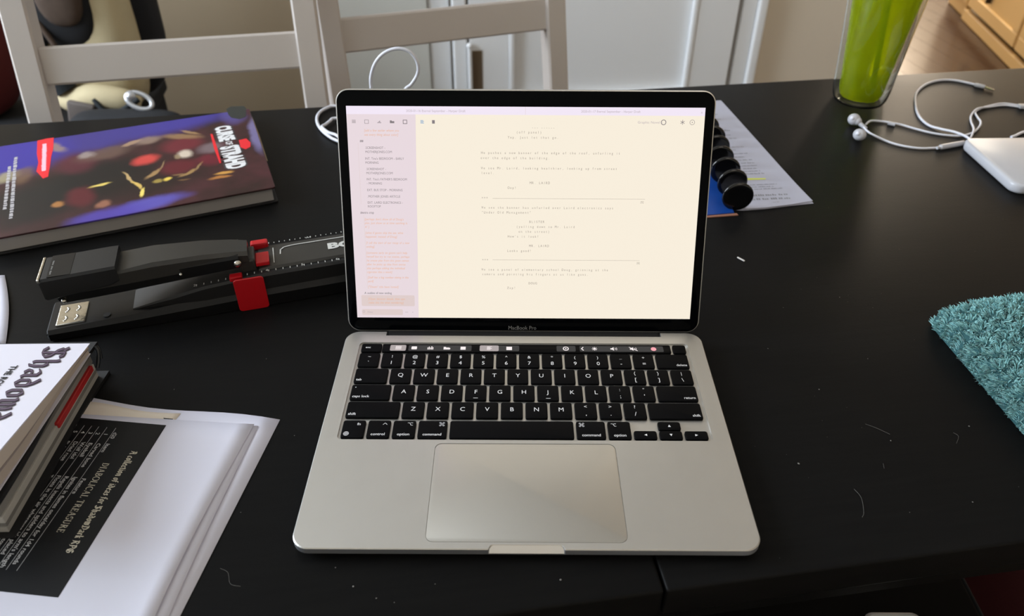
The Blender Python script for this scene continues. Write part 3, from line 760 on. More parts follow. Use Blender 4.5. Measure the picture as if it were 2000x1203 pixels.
sb(["[perhaps don't show all of Doug's", 'plan, just show us at time catching it.', 'it? ]'], 712, 428, 7.3, sh=.15)
sb(['[what if goons skip the eat, what', 'happened, instead of Doug]'], 713.5, 454.5, 7.5, sh=.15)
sb(['[I call the start of our recap of a new', 'ending]'], 715, 474, 7.5, sh=.15)
sb(["[someone early on goons can't help", 'herself but try to run events, perhaps', 'he create plan from this goon cameo', 'after he picks up idea from extras', 'also perhaps adding the individual', 'cigarette idea a week]'], 715.5, 493.5, 7.5, sh=.15)
sb(['[Staff has a big number sitting in the', 'yard]'], 718, 541.5, 7.5, sh=.15); sb(['["Doom" title been hinted]'], 719, 560, 8, sh=.15)
sb(['[Open decision details, then epic', 'make this the what wondering]'], 719.5, 583.5, 7.2, sh=.15)
lidpart('orange_notes', P, M_sc_or, disp)['kind'] = 'stuff'
P = Q(.0001)
P.text('2020-01-16 Eternal September - Harper Draft', -.0956, .1880, .0026, width=.0475); P.text('2020-01-17 Eternal September - Harper Draft', .0442, .1882, .0026, width=.0475)
P.text('x', .1400, .1880, .0026)
P.text('Graphic Novel v', .0898, .1798, .0027, width=.0200)
P.circle(-.1375, .0188, .0009, .0003); P.text('Filter', -.1345, .0176, .0024); P.text('<>', -.1022, .0176, .0024); P.text('+', -.0962, .0176, .0024)
lidpart('header_text', P, M_sc_lt, disp)
P = Q(.0001)
for k in range(4): P.rect(-.1393, .1790 + k * .0007, -.1362, .1793 + k * .0007)
P.stroke([(-.1290, .1787), (-.1260, .1787), (-.1260, .1815), (-.1290, .1815)], .0003, True)
for k in range(4): P.rect(-.1188 + k * .0008, .1790, -.1183 + k * .0008, .1797 + (k % 3) * .0006)
P.rect(-.1088, .1790, -.1053, .1806); P.rect(-.1088, .1790, -.1073, .1812)
P.stroke([(-.0982, .1787), (-.0952, .1787), (-.0952, .1815), (-.0982, .1815)], .0005, True)
P.rect(-.0750, .1788, -.0728, .1816)
P.circle(.1106, .1808, .0019, .00055); P.circle(.1336, .1809, .0019, .0003); P.circle(.1336, .1809, .0004)
for k in range(3):
    a = R(90 + 60 * k); P.stroke([(.1258 + .0018 * math.cos(a), .1809 + .0018 * math.sin(a)), (.1258 - .0018 * math.cos(a), .1809 - .0018 * math.sin(a))], .0004)
lidpart('tool_icons', P, M_sc_dark, disp)['kind'] = 'stuff'
P = Q(.0001)
for k in range(4): P.rect(-.0843, .1790 + k * .0007, -.0815 - .0006 * (k % 2), .1794 + k * .0007)
lidpart('blue_icon', P, M_sc_blue, disp)
P = scr(); P.l = .00002; P.text('MacBook Pro', -.0011, .0029, .0050, align='c', width=.0245); lidpart('lettering', P, M_brand, bez)

# ============================================================ CHAIRS
def chair(name, label, O, yaw, lean, zt, zb, group):
    t = thing(name, label, 'chair', (O[0], O[1], -TZ), yaw, group)
    Hh, pw, pd = .215, .036, .040; zs = TZ - .29
    M = tr(0, 0, TZ)
    def lean_pt(v, y): return Vector((0, y * math.cos(lean) + v * math.sin(lean), v * math.cos(lean) - y * math.sin(lean)))
    for s in (-1, 1):
        x0, x1 = (-Hh, -Hh + pw) if s < 0 else (Hh - pw, Hh)
        ring = []
        kb = lean_pt(-.29, 0)
        for (yb, zb_, yt, zt_) in [(0, 0, 0, 0)]:
            stations = [(Vector((0, kb.y + .012, -TZ)), 0), (Vector((0, kb.y, kb.z - .05)), 0), (lean_pt(-.24, 0), 1), (lean_pt(.225, 0), 1)]
            for p, l in stations:
                q = (lambda d: Vector((0, d * math.cos(lean), -d * math.sin(lean)))) if l else (lambda d: Vector((0, d, 0)))
                c = .003
                loop = [(x0 + c, 0), (x1 - c, 0), (x1, c), (x1, pd - c), (x1 - c, pd), (x0 + c, pd), (x0, pd - c), (x0, c)]
                ring.append([Vector((a, 0, 0)) + p + q(b) for a, b in loop])
        obj('back_post', xf(loft(ring), M), M_chair, t)
    def rail(v0_, v1_):
        c = .003; prof = [(v0_ + c, .008), (v0_, .008 + c), (v0_, .026 - c), (v0_ + c, .026), (v1_ - c, .026), (v1_, .026 - c), (v1_, .008 + c), (v1_ - c, .008)]
        ring = []
        for x in (-Hh + pw - .002, Hh - pw + .002): ring.append([Vector((x, 0, 0)) + lean_pt(v, y) for v, y in prof])
        m = loft(ring); obj('back_rail', xf(m, M), M_chair, t)
    rail(zb, zt); rail(zt + .085, zt + .140); rail(zb - .215, zb - .160)
    y0 = kb.y
    obj('seat', xf(rslab(.44, .40, .02, -.300, -.276, 0, y0 - .185, .005), M), M_chair, t)
    for a in ((-.19, .19, y0 - .375, y0 - .355), (-.19, .19, y0 - .02, y0), (-.20, -.18, y0 - .37, y0 - .01), (.18, .20, y0 - .37, y0 - .01)): obj('seat_rail', xf(box(*a, -.355, -.300, .002, 1), M), M_chair, t)
    for s in (-1, 1): obj('front_leg', xf(box(*((-Hh, -Hh + pw) if s < 0 else (Hh - pw, Hh)), y0 - .385, y0 - .349, -TZ, -.300, .003, 1), M), M_chair, t)
    return t
chair('dining_chair', 'white wooden ladder-back chair behind the purple hardcover book, left of the other chair', (-.5093, .7941), .2066, .2774, .0591, .0049, 'white chairs on the far side of the table')
chair('dining_chair', 'white wooden ladder-back chair directly behind the laptop, turned more to the right', (-.1172, 1.0028), .3457, .2049, .0434, -.0122, 'white chairs on the far side of the table')

# ============================================================ HARDCOVER WITH PAINTED COVER
b0 = at(538, 365, .02); b1 = at(487, 212, .02)
BA = math.atan2((b1 - b0).y, (b1 - b0).x) - math.pi / 2       # book's own axes: y = towards the back edge
book = thing('hardcover_book', 'large hardcover book with a dark maroon and violet painted cover, lying at the far left', 'book', (b0.x, b0.y, 0), BA)
binv = ROOTM['hardcover_book'].inverted(); BW, BL_ = (b1 - b0).length, .292
def cover_mat():
    m = bpy.data.materials.new('painted_cover'); m.use_nodes = True; nt = m.node_tree; N = nt.nodes; L = nt.links
    p = N['Principled BSDF']; p.inputs['Roughness'].default_value = .42; p.inputs['Specular IOR Level'].default_value = .18
    tc = N.new('ShaderNodeTexCoord'); nz = N.new('ShaderNodeTexNoise'); nz.inputs['Scale'].default_value = 38; nz.inputs['Detail'].default_value = 5
    L.new(tc.outputs['Object'], nz.inputs['Vector'])
    sub = N.new('ShaderNodeVectorMath'); sub.operation = 'SUBTRACT'; L.new(nz.outputs['Color'], sub.inputs[0]); sub.inputs[1].default_value = (.5, .5, .5)
    sc = N.new('ShaderNodeVectorMath'); sc.operation = 'SCALE'; L.new(sub.outputs[0], sc.inputs[0]); sc.inputs['Scale'].default_value = .014
    ad = N.new('ShaderNodeVectorMath'); ad.operation = 'ADD'; L.new(tc.outputs['Object'], ad.inputs[0]); L.new(sc.outputs[0], ad.inputs[1])
    n2 = N.new('ShaderNodeTexNoise'); n2.inputs['Scale'].default_value = 22; n2.inputs['Detail'].default_value = 6; L.new(tc.outputs['Object'], n2.inputs['Vector'])
    rp = N.new('ShaderNodeValToRGB'); rp.color_ramp.elements[0].position = .35; rp.color_ramp.elements[0].color = lin((48, 32, 30)); rp.color_ramp.elements[1].position = .7; rp.color_ramp.elements[1].color = lin((76, 42, 46))
    L.new(n2.outputs[0], rp.inputs[0]); col = rp.outputs[0]
    for (c, a, b, rgb, k) in COVER:
        C_ = binv @ at(*c, .02); A_ = binv @ at(*a, .02) - C_; B_ = binv @ at(*b, .02) - C_
        rx = A_.length; ry = abs(-A_.y * B_.x + A_.x * B_.y) / rx; th_ = math.atan2(A_.y, A_.x)
        mp = N.new('ShaderNodeMapping'); mp.vector_type = 'TEXTURE'; mp.inputs['Location'].default_value = (C_.x, C_.y, C_.z); mp.inputs['Rotation'].default_value = (0, 0, th_); mp.inputs['Scale'].default_value = (rx, max(ry, .0008), .5)
        L.new(ad.outputs[0], mp.inputs[0]); ln = N.new('ShaderNodeVectorMath'); ln.operation = 'LENGTH'; L.new(mp.outputs[0], ln.inputs[0])
        mr = N.new('ShaderNodeMapRange'); mr.interpolation_type = 'SMOOTHSTEP'; mr.inputs['From Min'].default_value = 1.25; mr.inputs['From Max'].default_value = .45; mr.inputs['To Max'].default_value = k
        L.new(ln.outputs['Value'], mr.inputs['Value'])
        mx = N.new('ShaderNodeMix'); mx.data_type = 'RGBA'; L.new(mr.outputs[0], mx.inputs['Factor']); L.new(col, mx.inputs['A']); mx.inputs['B'].default_value = lin(rgb); col = mx.outputs['Result']
    L.new(col, p.inputs['Base Color']); return m
COVER = [  # centre, end of long axis, end of short axis (photo pixels on the cover plane), colour, opacity
 ((330, 238), (470, 208), (336, 262), (66, 58, 140), .95), ((190, 268), (320, 240), (200, 296), (66, 58, 128), .9), ((30, 305), (140, 275), (44, 345), (60, 52, 150), .9),
 ((455, 226), (480, 222), (458, 244), (92, 84, 150), .6), ((500, 262), (510, 300), (512, 256), (130, 122, 168), .7),
 ((190, 352), (335, 320), (200, 398), (30, 29, 28), .95), ((60, 400), (160, 380), (70, 445), (32, 31, 31), .9), ((290, 355), (400, 335), (296, 385), (38, 31, 28), .7),
 ((290, 398), (372, 378), (294, 410), (92, 84, 170), .95), ((210, 420), (290, 402), (214, 436), (82, 68, 160), .85),
 ((355, 283), (398, 272), (358, 266), (112, 42, 50), .8), ((350, 326), (392, 316), (354, 342), (100, 34, 42), .8), ((150, 320), (190, 308), (156, 340), (92, 40, 50), .7), ((158, 384), (190, 376), (162, 404), (96, 36, 42), .8),
 ((205, 300), (262, 284), (208, 312), (104, 82, 72), .75), ((290, 274), (318, 266), (292, 282), (142, 120, 106), .8), ((355, 266), (395, 268), (356, 272), (150, 118, 84), .75),
 ((413, 288), (436, 278), (416, 300), (128, 112, 116), .7), ((170, 303), (188, 302), (172, 311), (160, 146, 140), .7),
 ((284, 312), (308, 302), (287, 324), (200, 72, 66), .95), ((362, 300), (378, 296), (364, 308), (206, 190, 172), .95), ((346, 306), (354, 304), (347, 311), (150, 128, 100), .8),
 ((250, 346), (262, 357), (252, 343.5), (190, 160, 110), .9), ((267, 361), (277, 370), (269, 358), (214, 180, 100), .95), ((278, 375), (276, 385), (282, 376), (240, 212, 110), 1), ((195, 362), (218, 355.5), (195.5, 364.5), (226, 200, 108), .95),
 ((366, 338), (384, 330), (367, 340.5), (164, 132, 84), .85), ((388, 324), (394, 315), (390, 325.5), (150, 124, 84), .85), ((350, 341), (366, 339), (350, 343), (140, 110, 74), .7), ((300, 338), (318, 326), (302, 341), (168, 134, 90), .85), ((320, 322), (324, 313), (322, 323), (150, 124, 90), .8), ((328, 350), (337, 348), (328.5, 354), (226, 196, 88), .95), ((306, 354), (320, 352), (306.5, 358), (160, 138, 70), .9), ((362, 351), (375, 349), (362.5, 353), (120, 88, 56), .7), ((258, 280), (276, 273), (259, 283), (170, 140, 112), .8), ((370, 258), (390, 262), (370, 260.5), (160, 128, 90), .8),
 ((436, 338), (456, 334), (437, 341), (206, 152, 76), .9), ((430, 347), (452, 343), (431, 350), (176, 118, 62), .9), ((115, 398), (124, 392), (119, 404), (178, 122, 70), .8), ((200, 398), (216, 393), (202, 404), (156, 106, 84), .8),
 ((112, 288), (126, 298), (106, 298), (146, 124, 108), .8), ((15, 345), (40, 332), (18, 356), (170, 160, 120), .7), ((45, 342), (66, 340), (46, 360), (116, 90, 66), .7), ((408, 312), (430, 318), (406, 326), (112, 34, 48), .7),
]
M_art = cover_mat()
def bk(name, mesh, m, parent=None, **k): return obj(name, mesh, m, parent or book, **k)
cv = bk('front_cover', xf(rslab(BL_, BW, .003, .0178, .0200, 0, 0, .0006, 3), tr(-BL_ / 2, BW / 2, 0)), M_art)
bk('back_cover', xf(rslab(BL_, BW, .003, 0, .0022, 0, 0, .0006, 3), tr(-BL_ / 2, BW / 2, 0)), M_black)
bk('page_block', box(-BL_ + .004, -.004, .004, BW - .004, .0022, .0178), mat('page_edges_grey', (176, 172, 170), rough=.8, bump=.5, bscale=900, stretch=(1, 1, 14)))
bk('spine', box(-BL_ + .004, -.002, BW - .0035, BW, .0018, .0182, .0008, 2), M_black)
# dark corner patch, title, banner (flat print on the cover)
def bp(px_, py_): q = binv @ at(px_, py_, .02); return (q.x, q.y)
def BP(l=.00015): return Print((0, 0, .0200), (1, 0, 0), (0, 1, 0), l)
P = BP(); P.poly([bp(*q) for q in [(442, 213), (451, 208), (476, 207), (481, 212), (480, 228), (468, 233), (452, 230), (446, 224)]]); bk('corner_band', P.m, mat('dark_corner', (40, 44, 42), rough=.5), cv)
def along(a, b, hgt_pt):
    """print frame running from pixel a to pixel b on the cover, letters standing towards hgt_pt"""
    A_ = Vector(bp(*a)); B_ = Vector(bp(*b)); H_ = Vector(bp(*hgt_pt)); u = (B_ - A_); w = u.length; u.normalize(); n = Vector((-u.y, u.x)); h = (H_ - A_).dot(n)
    return Print((A_.x, A_.y, .0200), (u.x, u.y, 0), (n.x, n.y, 0), .00022), w, h
P, w, h = along((421, 249), (450, 332), (449, 244)); PB = Print(P.o, P.u, P.w, .00016)
P.text('CURSE', 0, 0, h / .73, width=w * .36, bold=.06); P.text('OF', w * .385, h * .3, h * .45 / .73, width=w * .08, bold=.03); P.text('STRAHD', w * .49, -h * .1, h * 1.15 / .73, width=w * .50, bold=.06)
PB.text('CURSE', -.0006, -.0006, (h + .0012) / .73, width=w * .36 + .0012, bold=.11); PB.text('STRAHD', w * .49 - .0006, -h * .1 - .0006, (h * 1.15 + .0012) / .73, width=w * .5 + .0012, bold=.11)
bk('title_outline', PB.m, mat('title_outline_dark', (62, 58, 60)), cv); bk('title', P.m, mat('title_white', (222, 222, 224), rough=.5), cv)
P, w, h = along((466, 272), (472, 292), (484, 268)); P.put(([(a * w, b * h) for a, b in [(.1, .0), (.8, -.05), (1.05, .4), (.9, .95), (.5, 1.1), (.05, .8)]], [[0, 1, 2, 3, 4, 5]])); M_rp = mat('red_print', (222, 34, 46), rough=.4); bk('emblem', P.m, M_rp, cv)
P = BP(); P.poly([bp(*q) for q in [(411, 262), (415, 262), (424, 288), (432, 318), (429, 319), (418, 290)]]); bk('red_slash', P.m, M_rp, cv)
P = BP(); P.poly([bp(*q) for q in [(73, 275), (90, 271), (105, 269), (104, 290), (100, 306), (98, 322), (94, 345), (84, 349), (76, 340), (71, 335), (75, 318), (72, 300)]]); bk('red_banner', P.m, mat('banner_red', (226, 24, 42), rough=.4), cv)
def wordbars(P, w, h, n, seed):
    rnd = random.Random(seed); x = 0
    while x < w:
        l = rnd.uniform(.003, .009); l = min(l, w - x)
        k = x
        while k < x + l: P.rect(k, h * rnd.uniform(0, .15), min(k + .0010, x + l), h * rnd.uniform(.75, 1)); k += .00135
        x += l + .0016
P, w, h = along((82, 282), (80, 335), (93, 281)); wordbars(P, w, h * .95, 0, 3); P.rect(0, h * .15, w, h * .8, -.00003); bk('banner_lettering', P.m, mat('banner_pink_white', (240, 190, 205)), cv)
P, w, h = along((27, 308), (17, 428), (35, 308)); wordbars(P, w, h, 0, 5)
P2, w, h = along((15, 326), (5, 410), (23, 325)); wordbars(P2, w, h, 0, 6); P.V, P.F = P.V + P2.V, P.F + [[i + len(P.V) for i in f] for f in P2.F]
bk('blurb_lettering', P.m, mat('blurb_white', (196, 192, 196)), cv)
# tan card edge sticking out past the head of the book
def tc_(px_, py_): return at(px_, py_, .0008)
q = [tc_(478, 214), tc_(490, 217), tc_(507, 262), tc_(524, 312), tc_(516, 316), tc_(470, 240)]
a_ = binv.to_3x3()
top('card', prism([(p.x, p.y) for p in [at(470, 225), at(488, 218), at(507, 265), at(523, 315), at(505, 312)]], .0002, .0007), M_tan, 'thin tan card edge sticking out past the hardcover book, right side', 'card')

# ============================================================ LONG-REACH STAPLER
SA = R(17); st = thing('stapler', 'long-reach black stapler with red guide tabs, left of the laptop screen', 'stapler', (-.332 * math.cos(SA) - .344 * math.sin(SA), -.332 * math.sin(SA) + .344 * math.cos(SA), 0), SA)
def s_(e, n): return (e + .332, n - .344)
def sobj(name, mesh, m, parent=None, **k): return obj(name, xf(mesh, tr(.332, -.344, 0)), m, parent or st, **k)
def bar_e(sections):
    """loft along e through sections (e, n0, n1, z0, z1, chamfer)"""
    rings = []
    for e, n0, n1, z0, z1, c in sections:
        rings.append([Vector((e, n, z)) for n, z in [(n0 + .001, z0), (n1 - .001, z0), (n1, z0 + .001), (n1, z1 - c), (n1 - c, z1), (n0 + c, z1), (n0, z1 - c), (n0, z0 + .001)]])
    return loft(rings)
sobj('base', bar_e([(-.332, .321, .365, .0025, .0095, .003), (-.3305, .3195, .3665, .0008, .0110, .003), (-.26, .3190, .368, 0, .0130, .004), (-.235, .3188, .369, 0, .0150, .005), (-.16, .3186, .371, 0, .0185, .006), (.10, .3186, .374, 0, .0200, .006)]), M_plast, smooth=35)
sobj('foot_pad', box(-.332, -.3312, .321, .365, .0022, .0085), M_plast3)
sobj('ruler_bar', bar_e([(-.262, .3300, .360, .012, .0135, .001), (-.225, .3240, .366, .012, .0235, .002), (-.20, .3225, .368, .012, .0290, .002), (-.155, .3225, .3720, .012, .0325, .002), (.10, .3245, .3745, .012, .0330, .002)]), M_plast3, smooth=30)
sobj('rear_cover', bar_e([(-.150, .3300, .3660, .030, .0335, .001), (-.140, .3290, .3670, .030, .0350, .002), (.098, .3300, .3690, .030, .0355, .002)]), M_plast2, smooth=30)
# anvil plate with pressed grooves
an = sobj('anvil_plate', box(-.3245, -.3010, .3255, .3550, .0100, .0128, .0008, 2), M_chrome)
for e, n in ((-.318, .3335), (-.318, .3465), (-.309, .3335), (-.309, .3465)):
    g = MB(); 
    for k in range(6): g.add(ellipsoid((e + .0016 * math.sin(k * .55), n - .0030 + k * .0012, .0128), .0011, .0010, .0006, nu=8, nv=6))
    sobj('staple_groove', g.m, M_chrome, an, smooth=60)
sobj('screw_hole', xf(lathe([(.0030, 0), (.0030, .0006)], 16), tr(-.2835, .3290, .0124)), M_rubber)
# arm: lower channel, upper blade, cap with chrome edge
sobj('staple_channel', bar_e([(-.3165, .3315, .3565, .0345, .048, .001), (-.3140, .3300, .3580, .0305, .050, .001), (-.3085, .3290, .3590, .0315, .050, .001), (-.255, .3280, .3600, .0345, .050, .002), (-.165, .3280, .3600, .0400, .052, .002)]), M_plast, smooth=35)
sobj('arm', bar_e([(-.318, .3275, .3605, .0400, .0560, .001), (-.262, .3268, .3612, .0420, .0565, .002), (-.235, .3270, .3606, .0430, .0590, .003), (-.195, .3290, .3590, .0430, .0575, .003), (-.170, .3310, .3580, .0420, .0545, .003), (-.157, .3325, .3570, .0415, .0520, .003)]), M_plast2, smooth=35)
sobj('cap', bar_e([(-.3235, .3262, .3618, .0400, .0580, .001), (-.3215, .3255, .3625, .0392, .0605, .002), (-.270, .3255, .3625, .0450, .0625, .002), (-.2635, .3258, .3622, .0480, .0625, .002)]), M_plast3, smooth=35)
sobj('chrome_edge', box(-.3245, -.3222, .3262, .3618, .0570, .0608, .0008, 2), M_chrome)
sobj('label_plate', box(-.3165, -.2985, .3275, .3605, .0610, .0616), M_plast, smooth=30)
P = Print((-.3135, .3310, .0616), (0, 1, 0), (-1, 0, 0), .0002); wordbars(P, .022, .0016, 0, 9); sobj('plate_marks', P.m, mat('grey_marks', (120, 120, 118)))
for e, n, z, r in ((-.1665, .3270, .0455, .0034), (-.311, .3282, .0350, .0022), (-.2145, .3266, .0445, .0016)):
    sobj('rivet', xf(lathe([(r, 0), (r, .0016), (r * .6, .0028), (.0002, .0031)], 16), tr(e, n + .001, z) @ Matrix.Rotation(R(90), 4, 'X')), M_chrome, smooth=50)
sobj('pivot_bracket', box(-.166, -.152, .3330, .3560, .0300, .0440, .002, 2), M_plast2)
# sliding guide: red clip over the ruler bar
sobj('guide_flap', xf(rslab(.0262, .0350, .003, 0, .0016, -.1600, .0178, .0006), Matrix(((1, 0, 0, 0), (0, 0, -1, .3180), (0, 1, 0, .0), (0, 0, 0, 1)))), M_red, label='red square flap of the paper guide')
sobj('guide_clip', box(-.1560, -.1400, .3640, .3720, .0325, .0400, .002, 2), M_red)
sobj('guide_slider', box(-.1520, -.1400, .3330, .3500, .0350, .0395, .001, 2), M_red)
sobj('guide_tip', box(-.1760, -.1650, .3225, .3300, .0300, .0345, .001, 2), M_red)
P = Print((0, 0, .0330), (1, 0, 0), (0, 1, 0), .0002)
for k in range(26):
    e = -.150 + k * .0098 * .5
    P.rect(e, .3722, e + .0006, .3742 if k % 2 == 0 else .3736)
for k in range(30):
    e = -.205 + k * .0063
    zf = 0
    P.put(([(e, .3256), (e + .0006, .3256), (e + .0006, .3284), (e, .3284)], [[0, 1, 2, 3]]), lift=-.0035 * max(0, min(1, (-.155 - e) / .05)) + .0002)
for k, s in enumerate('2345678'): P.put(text2d(s, .0046), -.2050 + k * .0315 - .0025, .3262, lift=.0003 - .0038 * max(0, min(1, (-.155 + .205 - k * .0315) / .05)))
P.put(text2d('A4', .0042), -.105, .3710, lift=.0002)
sobj('ruler_marks', P.m, M_tick)
P = Print((0, 0, .0354), (1, 0, 0), (0, 1, 0), .0002)
P.text('BOSTITCH', -.0870, .3435, .0130, bold=.05, width=.088)
P.stroke([(-.02, .3610), (-.118, .3600), (-.126, .3585), (-.1295, .3550), (-.1300, .3480)], .0010); P.rect(-.1365, .3350, -.1358, .3600)
sobj('lettering', P.m, M_tick)

# ============================================================ PAPERS
def sheet(name, px_pts, z0, label, group=None, lift=None, th=.00035, cat='paper'):
    """thin sheet bounded by points on the table, triangulated finely enough to curl"""
    return name
so = Vector((-.274, .1125, 0)); su = Vector((-.103, -.9946, 0)); sv = Vector((.9946, -.103, 0))
def grid_sheet(c00, c10, c01, c11, zf, nx=14, ny=18, th=.00025, edge=None):
    """c00.. corners (far left, far right, near left, near right)"""
    V = []; F = []
    for k in (0, 1):
        for j in range(ny + 1):
            for i in range(nx + 1):
                a = i / nx; b = j / ny
                p = (Vector(c00) * (1 - a) + Vector(c10) * a) * (1 - b) + (Vector(c01) * (1 - a) + Vector(c11) * a) * b
                if edge: p = p + edge(a, b)
                V.append((p.x, p.y, zf(a, b, p) + (th if k else 0)))
    n = (nx + 1) * (ny + 1)
    for j in range(ny):
        for i in range(nx):
            q = j * (nx + 1) + i; r = q + nx + 1
            F.append([n + q, n + r, n + r + 1, n + q + 1]); F.append([q, q + 1, r + 1, r])
    per = [i for i in range(nx + 1)] + [j * (nx + 1) + nx for j in range(1, ny + 1)] + [ny * (nx + 1) + i for i in range(nx - 1, -1, -1)] + [j * (nx + 1) for j in range(ny - 1, 0, -1)]
    for a, b in zip(per, per[1:] + per[:1]): F.append([a, n + a, n + b, b])
    return V, F
u_, v_ = Vector((-.021, -.159)).normalized(), Vector((-.153, .0215)).normalized()
A1 = Vector((-.1893, .1194))
def sp(o, a, b): p = o + v_ * a + u_ * b; return (p.x, p.y, 0)
top('paper_sheet', grid_sheet(sp(A1, .2159, 0), sp(A1, 0, 0), sp(A1, .2159, .2794), sp(A1, 0, .2794), lambda a, b, p: .0002 + .0012 * max(0, a - .85) * math.sin(b * 5) ** 2,
    edge=lambda a, b: Vector((0, .0022 * math.sin(a * 9) * (1 - b) ** 6, 0)) ), M_paper, 'blank white sheet lying lowest, its corner nearest the laptop', 'paper', 'loose sheets at the near left', smooth=180)
B1 = Vector((-.2072, .1140)); ub = Vector((-.0108, -.154)).normalized(); vb = Vector((-ub.y, ub.x)) * -1
if vb.x > 0: vb = -vb
def zc(a, b, p):
    return .0009 + .0022 * max(0, (a - .86) / .14) ** 2 * (.10 + .90 * math.sin(min(1, b * 1.2) * math.pi) ** 2)
def sq(o, a, b): p = o + vb * a + ub * b; return (p.x, p.y, 0)
o2 = Vector((-.2040, .1132))
top('paper_sheet', grid_sheet(sq(o2, .18, 0), sq(o2, 0, 0), sq(o2, .19, .2794), sq(o2, -.0035, .2794), lambda a, b, p: zc(a, b, p) * .7, edge=lambda a, b: Vector((-.0035 * a ** 4 * math.sin(b * math.pi), 0, 0))), M_paper,
    'middle white sheet of the pile, showing as a thin line under the printed page', 'paper', 'loose sheets at the near left', smooth=180)
pr = top('printed_page', grid_sheet(sq(B1, .18, 0), sq(B1, 0, 0), sq(B1, .18, .2794), sq(B1, -.0010, .2794), lambda a, b, p: zc(a, b, p) + .0007, edge=lambda a, b: Vector((-.0065 * a ** 5 * math.sin(b * math.pi), 0, 0))), M_paper,
    'white page with a black printed treasure table, topmost, under the book stack', 'page', 'loose sheets at the near left', smooth=180)
ZP = .0009 + .0007 + .00025
ROOTM[pr.name] = Matrix.Translation(pr.location - Vector((0, 0, TZ)))
def PP(l): return Print((so.x, so.y, ZP), su, sv, l)
P = PP(.00012); P.rect(0, -.130, .1423, 0); pblk = obj('black_panel', P.m, M_print, pr, world=True)
P = PP(.0002); P.put(blackletter('A collection of ideas for ShadowDark RPG', .0034, width=.0855), .0270, -.0137)
obj('blackletter_line', P.m, M_printw, pr, world=True)
P = PP(.0002); P.put(serif_caps('DIABOLICAL TREASURE', .0049, .0590), .0398, -.0283); obj('heading', P.m, M_printw, pr, world=True)
P = PP(.0002)
lv = [-.0366, -.0437, -.0502, -.0560, -.0618, -.0680, -.0742]
for k, v in enumerate(lv): P.rect(.0070, v - .00016, .1280, v + .00012)
ts = .0042
P.text('d20', .0112, lv[0] + .0010, ts, width=.0062, bold=.01); P.text('Item', .0222, lv[0] + .0010, ts, width=.0085, bold=.012); P.text('Feature', .0545, lv[0] + .0010, ts, width=.0135, bold=.012)
for k, (n_, it, fe, w1, w2_) in enumerate([('1', 'Carved bone', 'Ignites in flames once/day for 1d4 rounds', .0225, .0700), ('2', 'Eyeball', "Repels insects and spiders to arm's length", .0135, .0730), ('3', 'Wolf idol', "Floats in the air wherever it's placed", .0160, .0640), ('4', 'Dried rose', 'Turns toward due north when untouched', .0185, .0660), ('5', 'Pickled frog', 'Glows when read aloud', .0220, .0400)]):
    y = lv[k + 1] + .0014
    P.text(n_, .0128, y, ts, bold=.014); P.text(it, .0228, y, ts, width=w1, bold=.014); P.text(fe, .0540, y, ts, width=w2_, bold=.014)
obj('table_rows', P.m, M_printg, pr, world=True)
P = Print((0, 0, .0006), (1, 0, 0), (0, 1, 0), .0006); 
a1, a2, a3, a4 = [at(*q, .002) for q in [(318, 814), (337, 816), (337, 819), (320, 817)]]
P = Print((0, 0, .0006), (1, 0, 0), (0, 1, 0), .0003); P.poly([(a4.x, a4.y), (a3.x, a3.y), (a2.x, a2.y), (a1.x, a1.y)]); top('paper_scrap', P.m, M_print, 'tiny black scrap lying on the white sheets above the printed page', 'scrap')
# tan edge strip page at the head of the pile
top('paper_sheet', grid_sheet((-.360, .1385, 0), (-.268, .1250, 0), (-.360, .1190, 0), (-.270, .1180, 0), lambda a, b, p: .0008 + .0004 * math.sin(a * 5), nx=10, ny=4, edge=lambda a, b: Vector((0, .0015 * math.sin(a * 7) * (1 - b), 0))), mat('ivory_paper', (222, 212, 200), rough=.8),
    'narrow ivory sheet edge behind the printed page, beside the book stack', 'paper', 'loose sheets at the near left', smooth=180)
# left margin sheets
l0, l1 = at(-40, 545, .004), at(2, 540, .004); l2, l3 = at(11, 668, .001), at(-40, 672, .001)
top('paper_sheet', grid_sheet((-.60, .300, 0), (-.502, .306, 0), (-.56, .205, 0), (-.4475, .206, 0), lambda a, b, p: .0005 + .004 * max(0, a - .6) * math.sin(b * 3.1), edge=lambda a, b: Vector((.004 * math.sin(b * 3.1) * a, 0, 0))), M_paper,
    'white sheet at the left margin of the picture, left of the stapler', 'paper', smooth=180)

